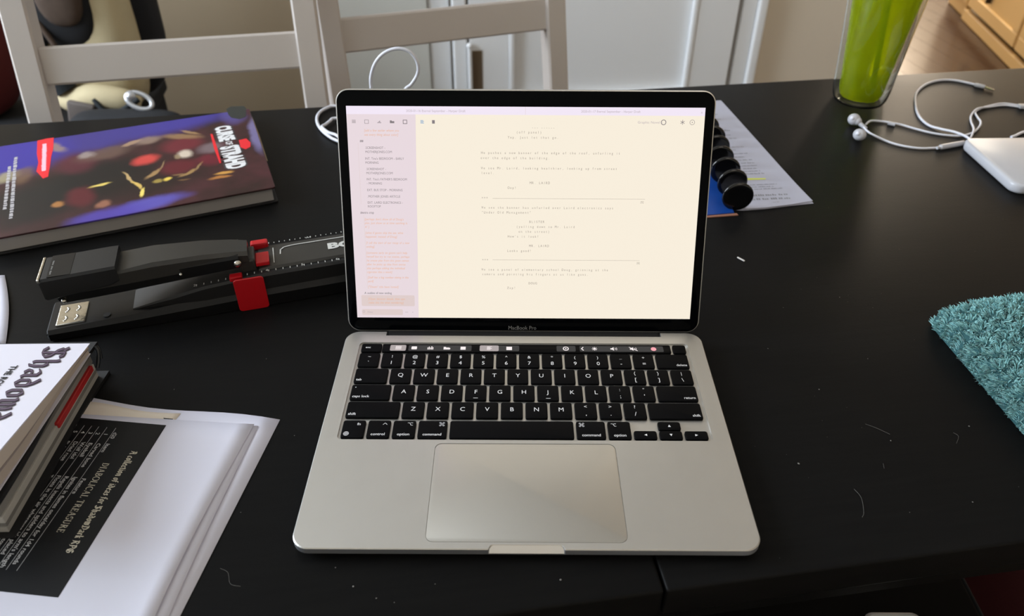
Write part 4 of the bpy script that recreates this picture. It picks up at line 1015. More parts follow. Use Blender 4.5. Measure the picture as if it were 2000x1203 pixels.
# ============================================================ BOOK STACK AT THE LEFT
xr = -.3360
hb1 = thing('black_hardcover', 'thick black hardcover with grey page edges and a red tab, under the white paperback', 'book', (-.44, .095, 0), R(1.5))
def hb(name, mesh, m, parent=None, **k): return obj(name, mesh, m, parent or hb1, world=True, **k)
hy0, hy1 = .0165, .1650; hz_ = .0345
HM = tr(-.344, .095, 0) @ Matrix.Rotation(R(2.2), 4, 'Z') @ tr(.344, -.095, 0)
def cov(z0, z1, curl=0):
    V = []; F = []; nx, ny = 10, 10
    x0, x1 = -.56, -.3405
    for k in (0, 1):
        for j in range(ny + 1):
            for i in range(nx + 1):
                a = i / nx; b = j / ny; x = x0 + (x1 - x0) * a; y = hy0 - .004 + (hy1 + .006 - hy0 + .004) * b
                z = (z1 if k else z0) + curl * (a ** 3) * math.sin(b * math.pi * .9 + .25)
                V.append((x + .0015 * math.sin(b * 7) * a, y, z))
    n = (nx + 1) * (ny + 1)
    for j in range(ny):
        for i in range(nx):
            q = j * (nx + 1) + i; r = q + nx + 1; F += [[n + q, n + q + 1, n + r + 1, n + r], [q, r, r + 1, q + 1]]
    per = [i for i in range(nx + 1)] + [j * (nx + 1) + nx for j in range(1, ny + 1)] + [ny * (nx + 1) + i for i in range(nx - 1, -1, -1)] + [j * (nx + 1) for j in range(ny - 1, 0, -1)]
    for a, b in zip(per, per[1:] + per[:1]): F.append([a, b, n + b, n + a])
    return V, F
hb('back_cover', xf(cov(.0002, .0030), HM), M_black)
hb('front_cover', xf(cov(hz_ - .0030, hz_, .0020), HM), M_black)
hb('spine', xf(box(-.563, -.559, hy0 - .004, hy1 + .004, .0002, hz_), HM), M_black)
tones = [(176, 174, 170), (128, 126, 122), (196, 194, 188), (150, 148, 144), (112, 110, 106)]
zz = .0031; ths = [.0052, .0042, .0060, .0068, .0058]
pgm = [mat('page_edge_%d' % i, tones[i], rough=.8, bump=.6, bscale=700, stretch=(1, 1, 20)) for i in range(5)]
for i, t_ in enumerate(ths):
    hb('page_block', xf(box(-.556, -.3455 + .0006 * (i % 3), hy0 + .0006 * (i % 2), hy1 - .001 * (i % 3), zz, zz + t_ - .0002, .0003, 1), HM), pgm[i]); zz += t_
hb('ribbed_edge', xf(MB().add(box(-.54, -.352, hy0 - .0006, hy0 + .002, .0036, .0042)).add(box(-.54, -.352, hy0 - .0006, hy0 + .002, .0105, .0111)).add(box(-.54, -.352, hy0 - .0006, hy0 + .002, .0175, .0181)).add(box(-.54, -.352, hy0 - .0006, hy0 + .002, .0250, .0256)).m, HM), pgm[4], kind='stuff')
t0, t1 = at(197, 714, .015), at(131, 803, .017)
hb('red_tab', xf(box(-.3480, -.3430, 0.0965, .1590, .0150, .0205, .0006, 1), HM), M_redpaper, label='red tab on the page edges')
hb('corner_loop', xf(MB().add(tube(catmull([(-.3400, .1665, .0335), (-.3375, .164, .030), (-.3375, .160, .024), (-.3380, .156, .020)], 6), .0016, 8)).add(tube(catmull([(-.3425, .1700, .0335), (-.3390, .1685, .029), (-.3380, .165, .022)], 6), .0014, 8)).m, HM), mat('shiny_black_ribbon', (30, 34, 38), rough=.2), smooth=60)
# paperback, its cover rising towards the near edge
pb = thing('paperback_book', 'white paperback with a purple blackletter title, on top of the stack at the left', 'book', (-.44, .08, hz_ + .0025), 0)
def pbz(b): return .0475 + .0175 * (1 - b) ** 1.2      # b=1 far edge, b=0 near edge
py0, py1 = .0040, .1545
def pbk(off0, off1, x1f, x0=-.545, sh=0.0):
    V = []; F = []; nx, ny = 8, 16
    for k in (0, 1):
        for j in range(ny + 1):
            for i in range(nx + 1):
                a = i / nx; b = j / ny; y = py0 + (py1 - py0) * b; x = x0 + (x1f(b) - x0) * a
                zb = hz_ + .0022; zt = zb + (pbz(b) - zb) * (a * .35 + .65)
                z = zb + (zt - zb) * (off1 if k else off0)
                V.append((x, y - sh, z))
    n = (nx + 1) * (ny + 1)
    for j in range(ny):
        for i in range(nx):
            q = j * (nx + 1) + i; r = q + nx + 1; F += [[n + q, n + q + 1, n + r + 1, n + r], [q, r, r + 1, q + 1]]
    per = [i for i in range(nx + 1)] + [j * (nx + 1) + nx for j in range(1, ny + 1)] + [ny * (nx + 1) + i for i in range(nx - 1, -1, -1)] + [j * (nx + 1) for j in range(ny - 1, 0, -1)]
    for a, b in zip(per, per[1:] + per[:1]): F.append([a, b, n + b, n + a])
    return V, F
M_pg = [mat('paperback_pages_%d' % i, c, rough=.8, bump=.5, bscale=800, stretch=(1, 1, 20)) for i, c in enumerate([(196, 184, 172), (150, 138, 134), (206, 194, 182)])]
def pbo(name, m_, mt, **k): return obj(name, m_, mt, pb, world=True, **k)
pbo('back_cover', pbk(.0, .035, lambda b: -.3395), M_cover)
pbo('page_block', pbk(.04, .50, lambda b: -.3400 + .0020 * math.sin(b * 6) - .003 * (1 - b)), M_pg[0])
pbo('page_block', pbk(.505, .56, lambda b: -.3385 + .0016 * math.sin(b * 6)), M_pg[1])
pbo('page_block', pbk(.565, .95, lambda b: -.3385 + .0012 * math.sin(b * 5)), M_pg[2])
pbo('front_cover', pbk(.955, 1.0, lambda b: -.3372 - .0005 * math.sin(b * 4)), M_cover)
pbo('spine', box(-.547, -.5445, py0, py1, hz_ + .0022, .0575), M_cover)
def cover_print(shapes, m_, name, lift, z_off=0):
    V = []; F = []
    for (verts, faces, oy, ox, ang) in shapes:      # text frame: baseline runs to -y, letter tops to +x
        n = len(V)
        for a, b in verts:
            ca, sa = math.cos(ang), math.sin(ang); dx = a * -sa + b * ca; dy = -(a * ca + b * sa)
            y = oy + dy; x = ox + dx; bb = (y - py0) / (py1 - py0); aa = (x + .545) / (-.3372 + .545)
            zb = hz_ + .0022; V.append((x, y, zb + (pbz(max(0, min(1, bb))) - zb) * (aa * .35 + .65) + lift))
        F += [[n + i for i in reversed(f)] for f in faces]
    o = pbo(name, (V, F), m_); return o
S0_ = blackletter('Shadowdark', .0128, width=.1170, nx=.118, ny=.082, t=.030)
Sd = (S0_[0], S0_[1], .1500, -.3685, R(0))
cover_print([Sd], M_title, 'title', .0003)
S1_ = blackletter('Shadowdark', .0128, width=.1170, nx=.045, ny=.028, t=.006)
cover_print([(S1_[0], S1_[1], .1500, -.3685, R(0))], M_title_hi, 'title_highlight', .0005)
tv, tf = text2d('THE ROLEPLAYING GAME', .0068, width=.072, bold=.03)
cover_print([(tv, tf, .1275, -.3822, 0)], M_print, 'subtitle', .0004)

# ============================================================ DISC-BOUND NOTEBOOK
nbk = thing('notebook', 'disc-bound notebook with black discs, blue cover and open printed pages, right behind the laptop', 'notebook', (.2365, .46, 0))
def nb(name, m_, mt, parent=None, **k): return obj(name, m_, mt, parent or nbk, world=True, **k)
ys = [.4350, .4660, .4945, .5230, .5510, .5780, .6050, .6320, .6590]
disc = lathe([(.0004, -.0016), (.011, -.0016), (.0150, -.0022), (.0168, -.0012), (.0172, 0), (.0168, .0012), (.0150, .0022), (.011, .0016), (.0004, .0016)], 36)
for i, y in enumerate(ys):
    nb('disc', xf(disc, tr(.2362 + .0012 * math.sin(i * 1.7), y, .0174) @ Matrix.Rotation(R(90), 4, 'X') @ Matrix.Rotation(R(4 * math.sin(i * 2.1)), 4, 'Y')), M_ring, smooth=50)
nb('blue_cover', prism([(.100, .405), (.2330, .4265), (.2330, .676), (.100, .676)], .0004, .0022), M_blue)
nb('cover_edge', prism([(.100, .4035), (.2370, .4232), (.2360, .4270), (.100, .4070)], .0002, .0012), mat('brown_board', (150, 104, 84), rough=.7))
def npage(z, dx, dy, c):
    P_ = [(.2300, .4345), (.2450, .4335), (.2700, .4370), (.3000, .4440), (.3270 + dx, .4515 + dy), (.3200 + dx, .4900), (.3130 + dx, .5350), (.3050 + dx, .5900), (.2960 + dx, .6500), (.2900 + dx, .6900), (.2840 + dx, .7280), (.2300, .7200)]
    return prism(P_, z, z + .0005)
M_nbp = mat('notebook_paper', (176, 177, 192), rough=.8, spec=.2)
nb('page', npage(.0004, .0004, -.0022, 0), M_nbp); nb('page', npage(.0012, -.0006, -.0008, 0), M_nbp); pg = nb('page', npage(.0020, 0, .0006, 0), M_nbp)
PNo = Vector((.316, .462, .0025)); pu = Vector((-.955, -.06, 0)).normalized(); pw = Vector((-pu.y, pu.x, 0)) * 1.0
if pw.y > 0: pw = -pw
def NP(l=.0001): 
    p = Print(PNo, pu, -pw if pu.cross(pw).z < 0 else pw, l); return p
rnd = random.Random(4)
P = Print((0, 0, .0025), (1, 0, 0), (0, 1, 0), .00012)
def pline(x0, x1, y, h, fill=1.0):
    x = x0
    while x < x1:
        l = rnd.uniform(.003, .008); e = min(x + l, x1); k = x
        while k < e:
            q = rnd.uniform(.5, 1) * h; P.put(([(k, y + k * .09), (k + h * .45, y + k * .09), (k + h * .45, y + k * .09 + q), (k, y + k * .09 + q)], [[0, 1, 2, 3]])); k += h * .62
        x = e + h * .7
for y, x0, x1, h in [(.4225, .281, .288, .0014), (.4290, .256, .304, .0040), (.4375, .258, .302, .0040), (.4520, .252, .300, .0021), (.4570, .252, .292, .0021), (.4620, .262, .296, .0021),
    (.4880, .252, .289, .0030), (.4945, .254, .286, .0024), (.5010, .252, .284, .0024), (.5080, .252, .286, .0024), (.5150, .250, .284, .0026), (.5230, .250, .283, .0024), (.5310, .250, .276, .0024), (.5400, .250, .282, .0024), (.5500, .250, .270, .0024), (.5580, .250, .282, .0024), (.5820, .250, .278, .0024), (.592, .250, .272, .0024), (.605, .250, .274, .0040), (.640, .250, .270, .0024), (.655, .250, .268, .0030)]:
    pline(x0, x1, y, h)
nb('page_print', P.m, M_ink, pg, kind='stuff')
P = Print((0, 0, .0025), (1, 0, 0), (0, 1, 0), .0002); P.put(([(.2500, .4975), (.2870, .5000), (.2875, .5030), (.2500, .5030)], [[0, 1, 2, 3]])); nb('highlight', P.m, M_hl, pg)

# ============================================================ TUMBLER
tm = thing('tumbler', 'clear double-walled tumbler with green inner cup and straw, at the far right of the table', 'cup', (.4815, .7365, 0))
def acrylic(name, rgb, rough, ior=1.49, alpha_mix=0.0):
    m = bpy.data.materials.new(name); m.use_nodes = True; nt = m.node_tree; p = nt.nodes['Principled BSDF']
    p.inputs['Base Color'].default_value = rgb + (1,); p.inputs['Transmission Weight'].default_value = 1.0; p.inputs['Roughness'].default_value = rough; p.inputs['IOR'].default_value = ior
    if alpha_mix:
        N = nt.nodes; L = nt.links; t = N.new('ShaderNodeBsdfTranslucent'); t.inputs[0].default_value = rgb + (1,); d = N.new('ShaderNodeBsdfDiffuse'); d.inputs[0].default_value = rgb + (1,)
        a = N.new('ShaderNodeMixShader'); a.inputs[0].default_value = .5; L.new(t.outputs[0], a.inputs[1]); L.new(d.outputs[0], a.inputs[2])
        x = N.new('ShaderNodeMixShader'); x.inputs[0].default_value = alpha_mix; L.new(p.outputs[0], x.inputs[1]); L.new(a.outputs[0], x.inputs[2]); L.new(x.outputs[0], N['Material Output'].inputs[0])
    return m
M_ac = acrylic('clear_acrylic', (.93, .97, .95), .03, 1.3); M_green = acrylic('green_acrylic', (.72, .80, .02), .06, 1.25, .30); M_straw = acrylic('green_straw', (.62, .80, .02), .1, 1.2, .6)
outer = [(.0300, 0), (.0335, .0015), (.0365, .008), (.0385, .020), (.0400, .045), (.0445, .100), (.0500, .160), (.0515, .195)]
inner = [(r - .0014, z + .0016 if i < 2 else z) for i, (r, z) in enumerate(outer)]
def shell(o, i):
    prof = o + [((o[-1][0] + i[-1][0]) / 2, o[-1][1] + .0008)] + i[::-1]
    return lathe([(.0002, o[0][1])] + prof + [(.0002, i[0][1])], 56, True, True)
def tmo(name, m_, mt, **k): return obj(name, m_, mt, tm, smooth=50, **k)
tmo('outer_wall', shell(outer, inner), M_ac)
g = [(.0220, .0065), (.0265, .0080), (.0292, .016), (.0320, .045), (.0375, .100), (.0445, .160), (.0470, .190)]
gi = [(r - .0013, z + (.0014 if i < 2 else 0)) for i, (r, z) in enumerate(g)]
tmo('inner_cup', shell(g, gi), M_green)
tmo('rim', lathe([(.0455, .1900), (.0515, .1900), (.0525, .1935), (.0515, .1970), (.0455, .1970)], 48, False, False), M_ac)
st_ = MB(); a = Vector((.010, -.012, .016)); b = Vector((-.006, .006, .26))
rings = []
for z in (0, 1):
    for r_ in ([.0036],): rings.append(z)
tmo('straw', tube([a, a.lerp(b, .5), b], .0038, 16), M_straw)

# ============================================================ EARPHONES
ep = thing('earphones', 'white wired earphones lying tangled in front of the green tumbler', 'earphones', (.53, .68, 0))
def eo(name, m_, mt=M_white, **k): return obj(name, m_, mt, ep, world=True, smooth=60, **k)
def path(pts, z=.0016): return catmull([(*at(x, y, z)[:2], zz) for x, y, zz in [(p[0], p[1], (p[2] if len(p) > 2 else z)) for p in pts]], 8)
cr = .00135
eo('cable', tube(path([(1690, 246, .004), (1700, 238, .003), (1718, 236.5), (1738, 239), (1762, 244), (1790, 252), (1820, 259.5), (1850, 264), (1878, 265), (1900, 259), (1912, 249, .003), (1914, 241, .004), (1908, 230, .003), (1905, 219), (1915, 212), (1935, 206), (1958, 202), (1985, 205), (2004, 209)]), cr, 8), M_cable)
eo('cable', tube(path([(1686, 252, .004), (1697, 259, .002), (1715, 268), (1740, 278.5), (1770, 286), (1800, 289.5), (1832, 288.5)]), cr, 8), M_cable)
eo('cable', tube(path([(1884, 279), (1894, 272, .003), (1899, 262, .0045), (1900, 254, .0045), (1896, 240, .003), (1896, 228, .002), (1902, 219, .003), (1912, 213.5, .0035), (1932, 209), (1960, 205.5), (1985, 208), (2004, 212)]), cr, 8), M_cable)
eo('cable', tube(path([(1912, 283, .0015), (1900, 277, .002), (1886, 270.5, .0042), (1864, 262, .0045), (1838, 254, .003), (1815, 245), (1799, 232), (1791, 218), (1788, 203), (1788, 188), (1794, 176), (1808, 165), (1826, 158.5), (1848, 156), (1872, 158), (1904, 165)]), cr * 1.25, 8), M_cable)
eo('cable', tube(path([(1975, 268, .0018), (1984, 265, .0018), (1994, 260, .0018), (2008, 256, .0018), (2040, 250, .0018), (2070, 238, .0018)]), cr * 1.3, 8), M_cable)
def bud(c, tip):
    c = Vector(c); tip = Vector(tip); d = (tip - c).normalized()
    q = d.to_track_quat('Z', 'Y').to_matrix().to_4x4(); q.translation = c
    mb = MB(); mb.add(ellipsoid((0, 0, 0), .0082, .0076, .0078, mtx=q)); mb.add(ellipsoid((0, 0, .005), .0055, .0055, .0058, mtx=q))
    mb.add(tube([c + d * .004, c + d * .012 + Vector((0, 0, -.002)), c + d * .020 + Vector((0, 0, -.0035))], lambda t: .0034 - .0010 * t, 10)); return mb.m
e1 = at(1668, 233, .0085); e2 = at(1679, 263, .0085); ej = at(1686, 247, .006)
x_ = at(1692, 249, .005)
eo('earbud', bud(e1, (x_.x, x_.y + .004, .006))); eo('earbud', bud(e2, (x_.x, x_.y, .006)))
for c in (e1, e2): eo('speaker_mesh', ellipsoid((c.x - .0045, c.y - .0040, c.z + .0035), .0030, .0030, .0028), M_cable)
s0, s1 = at(1734, 241, .002), at(1748, 244, .002); eo('slider', tube([(s0.x, s0.y, .0026), (s1.x, s1.y, .0026)], .0026, 12))
r0, r1 = at(1835, 288, .003), at(1884, 279, .003); dr = (r1 - r0)
eo('remote', tube([r0 + dr * t + Vector((0, 0, 0)) for t in (0, .04, .1, .5, .9, .96, 1)], lambda t: .0018 + .0016 * min(1, 6 * min(t, 1 - t) + .1), 14))
eo('strain_relief', tube([r0 - dr * .10, r0], .0019, 10)); 
j0, j1, j2 = at(1903, 165, .0028), at(1924, 170, .0028), at(1942, 176, .0026)
eo('plug_body', tube([j0, j0.lerp(j1, .15), j1.lerp(j0, .1), j1], lambda t: .0022 + .0008 * min(1, 8 * min(t, 1 - t)), 14)); eo('plug_pin', tube([j1, j1.lerp(j2, .5), j1.lerp(j2, .55), j1.lerp(j2, .62), j2.lerp(j1, .08), j2], lambda t: .0017 - .0010 * (t > .95), 12), mat('plug_metal', (190, 180, 160), rough=.25, metal=1))
y0_ = at(1990, 207, .003); eo('cable_joint', rslab(.020, .0085, .002, .0006, .0056, y0_.x + .009, y0_.y - .001, .001))

# ============================================================ WHITE POWER BRICK
pk = thing('power_brick', 'flat white rounded plastic power adapter at the right edge of the picture', 'adapter', (.6195, .5330, 0), R(2.0))
obj('housing', rslab(.122, .122, .014, .0006, .0135, 0, 0, .0034, 8), M_white, pk, smooth=60)
obj('rubber_foot', rslab(.09, .09, .01, 0, .0008, 0, 0, 0, 6), mat('grey_foot', (170, 170, 172)), pk)

# ============================================================ WHITE CABLE COILED BEHIND THE LAPTOP
cpts = [(-.170, .565, .0022), (-.205, .575, .0022)] + [(*at(x, y, .003)[:2], .003) for x, y in [(657, 274), (645, 268), (630, 256), (621, 243), (619, 230), (625, 219), (638, 211), (655, 207)]]
cpts += [(-.215, .695, .003), (-.175, .665, .006), (-.165, .625, .015)]
ring_ = [aty(x, y, .60) for x, y in [(790, 178), (803, 165), (814, 148), (817, 132), (812, 115), (800, 101), (782, 95), (764, 97), (747, 106), (734, 121), (727, 138), (724, 156), (725, 176)]]
cpts += [(-.150, .605, .040)] + [tuple(p) for p in ring_] + [(-.188, .598, .045), (-.200, .590, .018), (-.222, .592, .006)] + [(*at(x, y, .006)[:2], .006) for x, y in [(655, 263), (640, 258), (629, 248)]] + [(*at(x, y, .004)[:2], .004) for x, y in [(636, 243), (645, 236), (656, 231)]] + [(-.205, .66, .003), (-.15, .66, .003)]
cpts += [(-.100, .60, .0022)]
cb = tube(catmull(cpts, 10), .0020, 10)
top('charging_cable', cb, M_cable, 'white charging cable coiled behind the laptop, one loop standing up above the screen', 'cable', smooth=60, origin=(-.15, .6, 0))

# ============================================================ TEAL TOWEL
def towel_mat():
    m = bpy.data.materials.new('teal_plush'); m.use_nodes = True; nt = m.node_tree; N = nt.nodes; L = nt.links; p = N['Principled BSDF']; p.inputs['Roughness'].default_value = .75; p.inputs['Sheen Weight'].default_value = .4
    ge = N.new('ShaderNodeNewGeometry'); r = N.new('ShaderNodeValToRGB'); r.color_ramp.elements[0].color = lin((88, 146, 150)); r.color_ramp.elements[1].color = lin((150, 204, 204)); L.new(ge.outputs['Random Per Island'], r.inputs[0]); L.new(r.outputs[0], p.inputs['Base Color']); return m
M_tow = towel_mat(); T0 = Vector((.3665, .2370)); E1 = Vector((.030, -.270)); E2 = Vector((.265, .045))
def tsurf(a, b):
    p = T0 + E2 * a + E1 * b
    da = a * E2.length; db = b * E1.length; dc = (1 - a) * E2.length; dd = (1 - b) * E1.length
    def f(d, w): d = min(max(d / w, 0), 1); return math.sqrt(1 - (1 - d) ** 2)
    z = .004 + .034 * f(da + .003, .050) * f(db + .006, .040) * f(dc, .03) * f(dd, .03)
    z += .003 * noise.noise(Vector((p.x * 30, p.y * 30, 1))) * f(da, .05)
    return Vector((p.x, p.y, z))
n_ = 40; V = []; F = []
for j in range(n_ + 1):
    for i in range(n_ + 1): V.append(tsurf((i / n_) ** 1.4, (j / n_) ** 1.2))
for j in range(n_):
    for i in range(n_): q = j * (n_ + 1) + i; F.append([q, q + n_ + 1, q + n_ + 2, q + 1])
k0 = len(V)
per = [i for i in range(n_ + 1)] + [j * (n_ + 1) + n_ for j in range(1, n_ + 1)] + [n_ * (n_ + 1) + i for i in range(n_ - 1, -1, -1)] + [j * (n_ + 1) for j in range(n_ - 1, 0, -1)]
for i in per: V.append(Vector((V[i].x, V[i].y, 0)))
for i in range(len(per)): j = (i + 1) % len(per); F.append([per[i], per[j], k0 + j, k0 + i])
F.append([k0 + i for i in range(len(per))][::-1])
tw = thing('towel', 'fluffy teal microfibre towel folded at the right edge of the table', 'towel', (.45, .15, 0))
obj('cloth', (V, F), mat('teal_pile_shade', (44, 84, 88), rough=.9), tw, world=True, smooth=180)  # cloth coloured darker to paint the shadow between the fibres
rnd = random.Random(11); V = []; F = []
for k in range(52000):
    edge = rnd.random()
    a = rnd.random() ** 1.35 * .9; b = rnd.random()
    if edge < .10: a = rnd.random() * .012
    elif edge < .18: b = rnd.random() * .012
    p = tsurf(a, b); e = .004; nrm = (tsurf(min(a + e, 1), b) - tsurf(max(a - e, 0), b)).cross(tsurf(a, min(b + e, 1)) - tsurf(a, max(b - e, 0)))
    if nrm.z < 0: nrm = -nrm
    nrm.normalize()
    if a < .012: nrm = (nrm * .4 + Vector((-1, 0, .25))).normalized(); p.z = rnd.uniform(.002, max(.004, p.z))
    if b < .012: nrm = (nrm * .4 + Vector((0, 1, .25))).normalized(); p.z = rnd.uniform(.002, max(.004, p.z))
    cx = math.sin(p.x * 420 + 3 * math.sin(p.y * 260)); cy = math.sin(p.y * 460 + 3 * math.sin(p.x * 300))
    d = (nrm + Vector((cx * .75 + rnd.uniform(-.35, .35), cy * .75 + rnd.uniform(-.35, .35), 0))).normalized()
    l = rnd.uniform(.0030, .0060) * (1.25 if edge < .18 else 1); w = rnd.uniform(.0003, .0005); s = d.cross(Vector((rnd.uniform(-1, 1), rnd.uniform(-1, 1), .3))).normalized() * w
    m1 = p + d * l * .55; t = p + d * l + nrm * -.0006 + Vector((0, 0, -.0004)); i0 = len(V)
    V += [p - s, p + s, m1 + s, m1 - s, t + s * .5, t - s * .5]; F += [[i0, i0 + 1, i0 + 2, i0 + 3], [i0 + 3, i0 + 2, i0 + 4, i0 + 5]]
obj('pile', (V, F), M_tow, tw, world=True, kind='stuff')

# ============================================================ BEHIND THE LEFT CHAIR: TRUNK, PADDED CARRIER, RED BAG
def Rm(x, y, ang): return tr(x, y, 0) @ rz(ang)
tk = thing('storage_trunk', 'low black storage box behind the left chair, under the padded carrier', 'box', (-1.06, 1.47, -TZ), A8)
def zz_(m_): return xf(m_, tr(0, 0, TZ))
obj('body', zz_(box(-.42, .14, -.17, .17, -TZ, -.375, .008, 2)), M_blkfab, tk); obj('lid', zz_(box(-.43, .15, -.18, .18, -.380, -.352, .006, 2)), M_blkfab, tk)
ca = thing('padded_carrier', 'cream and black padded child carrier leaning by the wall behind the left chair', 'carrier', (-.985, 1.45, -.352), R(6))
def cao(name, m_, mt, **k): return obj(name, m_, mt, ca, world=True, smooth=60, **k)
cao('shell', ellipsoid((-.985, 1.47, -.13), .112, .085, .215, .62, 32, 20), M_cream)
cao('opening', ellipsoid((-1.005, 1.405, -.055), .083, .035, .115, .70, 28, 16), M_blkfab)
cao('inner_pad', ellipsoid((-.985, 1.378, -.040), .050, .022, .075, .8, 24, 14), M_brownfab)
cao('back_pad', ellipsoid((-.955, 1.515, -.10), .110, .06, .225, .6, 28, 16), M_blkfab)
cao('side_flap', tube(catmull([(-1.10, 1.40, -.02), (-1.085, 1.385, -.12), (-1.06, 1.375, -.20), (-1.03, 1.37, -.26)], 8), lambda t: .030 - .006 * t, 12), M_navy)
cao('strap', tube(catmull([(-1.045, 1.375, -.10), (-1.02, 1.365, -.15), (-.995, 1.36, -.20)], 8), .006, 8), M_brownfab)
cao('belt_pad', tube(catmull([(-1.075, 1.40, -.255), (-1.03, 1.375, -.285), (-.97, 1.37, -.275), (-.91, 1.375, -.285), (-.885, 1.39, -.30)], 8), lambda t: .020 + .010 * math.sin(t * 3.1), 12), M_cream)
cao('buckle', xf(box(-.030, .030, -.008, .008, -.026, .026, .005, 2), tr(-.992, 1.335, -.300) @ Matrix.Rotation(R(12), 4, 'Y')), mat('grey_webbing', (92, 84, 80), rough=.8, bump=.4, bscale=300))
cao('buckle_strap', tube(catmull([(-.96, 1.345, -.27), (-.94, 1.335, -.295), (-.915, 1.335, -.30), (-.885, 1.34, -.285), (-.862, 1.35, -.272)], 8), .0065, 8), M_navy)
rc = aty(272, 197, 1.285)
rg = thing('metal_ring', 'oval silver ring lying in front of the padded carrier, behind the left chair', 'ring', (rc.x, rc.y, rc.z - .02), 0)
RX = tr(rc.x, rc.y, rc.z) @ Matrix.Rotation(R(28), 4, 'Y') @ Matrix.Rotation(R(48), 4, 'X')
obj('loop', tube([RX @ Vector((.027 * math.cos(R(a)), .016 * math.sin(R(a)), 0)) for a in range(0, 360, 12)], .0050, 12, True), M_silver, rg, world=True, smooth=60)
obj('knob', ellipsoid(tuple(RX @ Vector((-.019, .002, .004))), .010, .012, .010), M_silver, rg, world=True, smooth=60)
sb_ = thing('small_bag', 'black soft pouch under the silver ring, behind the left chair', 'pouch', (rc.x, rc.y + .02, -.352), R(12))
obj('body', ellipsoid((rc.x - .03, rc.y - .020, (rc.z - .018 - .352) / 2), .125, .032, (rc.z - .016 + .352) / 2, .5, 28, 16), M_blkfab, sb_, world=True, smooth=60)
obj('zip', tube([(rc.x - .12, rc.y - .052, -.33), (rc.x + .07, rc.y - .052, -.33)], .0025, 8), M_navy, sb_, world=True)
rb = thing('red_bag', 'dark red soft bag standing on the black box at the far left edge', 'bag', (-1.275, 1.45, -.352), R(10))
obj('body', xf(ellipsoid((-1.275, 1.45, -.175), .068, .09, .176, .6, 28, 18), tr(0, 0, 0)), M_darkred, rb, world=True, smooth=60)
obj('handle', tube(catmull([(-1.30, 1.42, -.01), (-1.30, 1.42, .03), (-1.26, 1.42, .04), (-1.245, 1.42, -.01)], 8), .007, 8), M_blkfab, rb, world=True, smooth=60)

# ============================================================ KITCHEN CABINET AND MAT
ka, kb_ = Vector((2.185, 3.69, 0)), Vector((2.045, 2.80, 0)); kd = (kb_ - ka).normalized(); kn = Vector((-kd.y, kd.x, 0))
if kn.x < 0: kn = -kn
kc = thing('kitchen_cabinet', 'cream-yellow painted kitchen cabinet seen through the opening at the top right', 'cabinet', (ka.x, ka.y, -TZ))
KM = Matrix(((kd.x, kn.x, 0, ka.x), (kd.y, kn.y, 0, ka.y), (0, 0, 1, 0), (0, 0, 0, 1)))       # x towards the table, y into the cabinet
def ko(name, m_, mt=M_cab, parent=None, **k): return obj(name, xf(m_, KM), mt, parent or kc, world=True, **k)
ko('body', box(.0, 1.50, .03, .58, FZ + .06, FZ + .88)); ko('toe_board', box(.0, .24, .022, .05, FZ, FZ + .07, .004, 1)); ko('toe_board', box(.26, 1.50, .006, .03, FZ, FZ + .05, .004, 1)); ko('worktop', box(-.01, 1.52, -.01, .60, FZ + .88, FZ + .92, .005, 2), M_door)
for x0, x1 in ((.02, .28), (.30, .88), (.90, 1.48)):
    d_ = ko('door', box(x0, x1, .008, .03, FZ + .075, FZ + .86, .004, 1))
    mm = MB(); ins = .055
    for a in ((x0, x1, FZ + .075, FZ + .075 + ins), (x0, x1, FZ + .86 - ins, FZ + .86), (x0, x0 + ins, FZ + .075 + ins, FZ + .86 - ins), (x1 - ins, x1, FZ + .075 + ins, FZ + .86 - ins)): mm.add(box(a[0], a[1], .0, .010, a[2], a[3], .003, 1))
    ko('door_frame', mm.m, M_cab, d_)
    if x1 > .5: ko('handle', box(x0 + .22, x0 + .235, -.018, .004, FZ + .15, FZ + .31, .004, 2), mat('dark_handle', (52, 44, 38), rough=.4, metal=.6), d_)
mt_ = at(1825, 2, -TZ + .01)
mo = thing('floor_mat', 'dark red mat on the kitchen floor at the very top of the picture', 'mat', (2.08, 3.95, -TZ), R(-5))
obj('pile', rslab(.62, .46, .02, 0, .012, 0, .08, .003), M_darkred, mo); obj('border', rslab(.66, .50, .02, 0, .006, 0, .08, .002), M_blkfab, mo)

# ============================================================ BENCH UNDER THE NEAR EDGE, WHITE PHONE
bn = thing('bench', 'black bench seat under the near edge of the table, bottom right', 'bench', (.06, .0, -TZ))
def bo(name, m_, mt=M_black, **k): return obj(name, xf(m_, tr(0, 0, TZ)), mt, bn, **k)
bo('seat_cushion', rslab(.81, .42, .012, -.325, -.291, .0015, .05, .006), mat('black_seat_cover', (9, 9, 10), rough=.8, spec=.1), smooth=60)
bo('piping', tube([(x + .0015, y + .05, -.296) for x, y in rrect(.812, .422, .012, 5)], .0030, 8, True), M_charp if 'M_charp' in globals() else M_navy, smooth=60)
bo('seat_board', box(-.39, .395, -.15, .25, -.345, -.325), M_plast)
for x in (-.37, .34):
    for y in (-.13, .19): bo('leg', box(x, x + .04, y, y + .04, -TZ, -.345, .003, 1), M_plast)
ph = thing('phone', 'white rounded device lying on the black bench, just showing at the bottom edge', 'phone', (.371, .057, -.291))
obj('case', rslab(.058, .148, .010, 0, .008, 0, 0, .0022), M_white, ph, smooth=60); obj('glass', rslab(.052, .142, .008, .0078, .0083, 0, 0, .0001), mat('pale_glass', (222, 224, 228), rough=.1), ph)

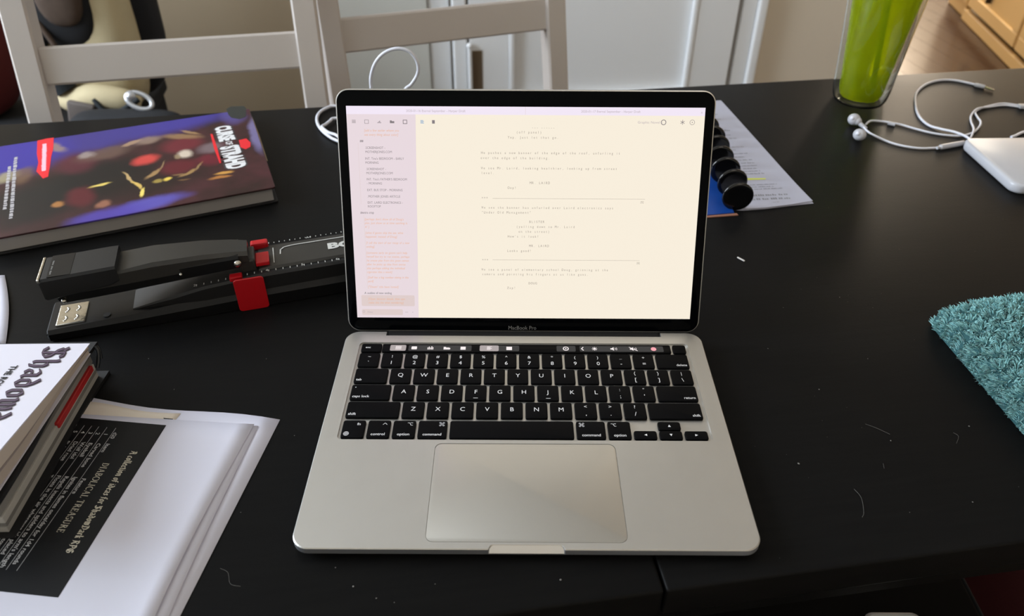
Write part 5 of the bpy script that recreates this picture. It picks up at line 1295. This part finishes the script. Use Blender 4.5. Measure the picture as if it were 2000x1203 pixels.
floor_shade_sheet = thing('floor_shade_sheet', 'small dark maroon sheet added as shade on the floor beyond the bench, bottom right corner', 'mat', (.72, .42, -TZ), TA)  # dark sheet added in place of the shaded floor under the table
obj('pile', rslab(.34, .42, .02, 0, .010, 0, 0, .003), mat('floor_shade_maroon', (40, 10, 14), rough=.95, spec=.1, bump=.4, bscale=300, var=.2, vscale=40), floor_shade_sheet)
obj('border', rslab(.36, .44, .02, 0, .006, 0, 0, .002), M_blkfab, floor_shade_sheet)
# ============================================================ LINT AND CRUMBS
rnd = random.Random(21)
def crumb(px_, py_, s, name='crumb'):
    p = at(px_, py_, .0005); mb = ellipsoid((0, 0, 0), s * rnd.uniform(.6, 1.4), s, s * .5, nu=8, nv=6); q = rz(rnd.uniform(0, 3)); q.translation = (p.x, p.y, s * .5); return xf(mb, q)
top('crumb', xf(box(-.0045, .0045, -.0008, .0008, 0, .0012, .0003, 1), tr(*at(1447, 507, 0)) @ rz(R(-50))), mat('white_crumb', (205, 202, 198)), 'white sliver of crumb on the bare table right of the screen', 'crumb')
mb = MB()
for px_, py_ in [(630, 1010), (655, 1108), (690, 1145), (850, 1140), (735, 1168), (770, 1176), (470, 590), (290, 700), (340, 760), (575, 850), (520, 700), (1900, 980), (1777, 1000), (1695, 700), (1560, 905), (1893, 832), (1530, 600), (1500, 680), (1640, 580), (1740, 860), (1990, 950), (1095, 1132), (1420, 850), (1600, 760), (470, 1000), (420, 860)]: mb.add(crumb(px_, py_, rnd.uniform(.0003, .0007)))
for _ in range(160):
    x, y = rnd.uniform(-.55, .6), rnd.uniform(-.01, .6); p = Vector((x, y, 0)); n = (p - TO).dot(Tn)
    if n < .01 or (abs(x) < .16 and y < .24) or (x < -.17 and y < .6): continue
    mb.add(xf(ellipsoid((0, 0, 0), .00022, .00018, .0001, nu=6, nv=4), tr(x, y, .0001)))
hairs = [[(1690, 828), (1712, 836), (1738, 848)], [(1862, 845), (1872, 852), (1868, 866)], [(1668, 955), (1682, 972), (1687, 1000), (1684, 1010)], [(430, 1110), (445, 1118), (450, 1140), (470, 1145)], [(1725, 905), (1727, 915)], [(1985, 803), (1962, 800)]]
for h in hairs: mb.add(tube(catmull([(*at(x, y, .0003)[:2], .0003) for x, y in h], 6), .00009, 5))
top('dust', mb.m, M_lint, 'tiny specks of dust and lint scattered over the black table', 'dust', kind='stuff', origin=(0, .2, 0))
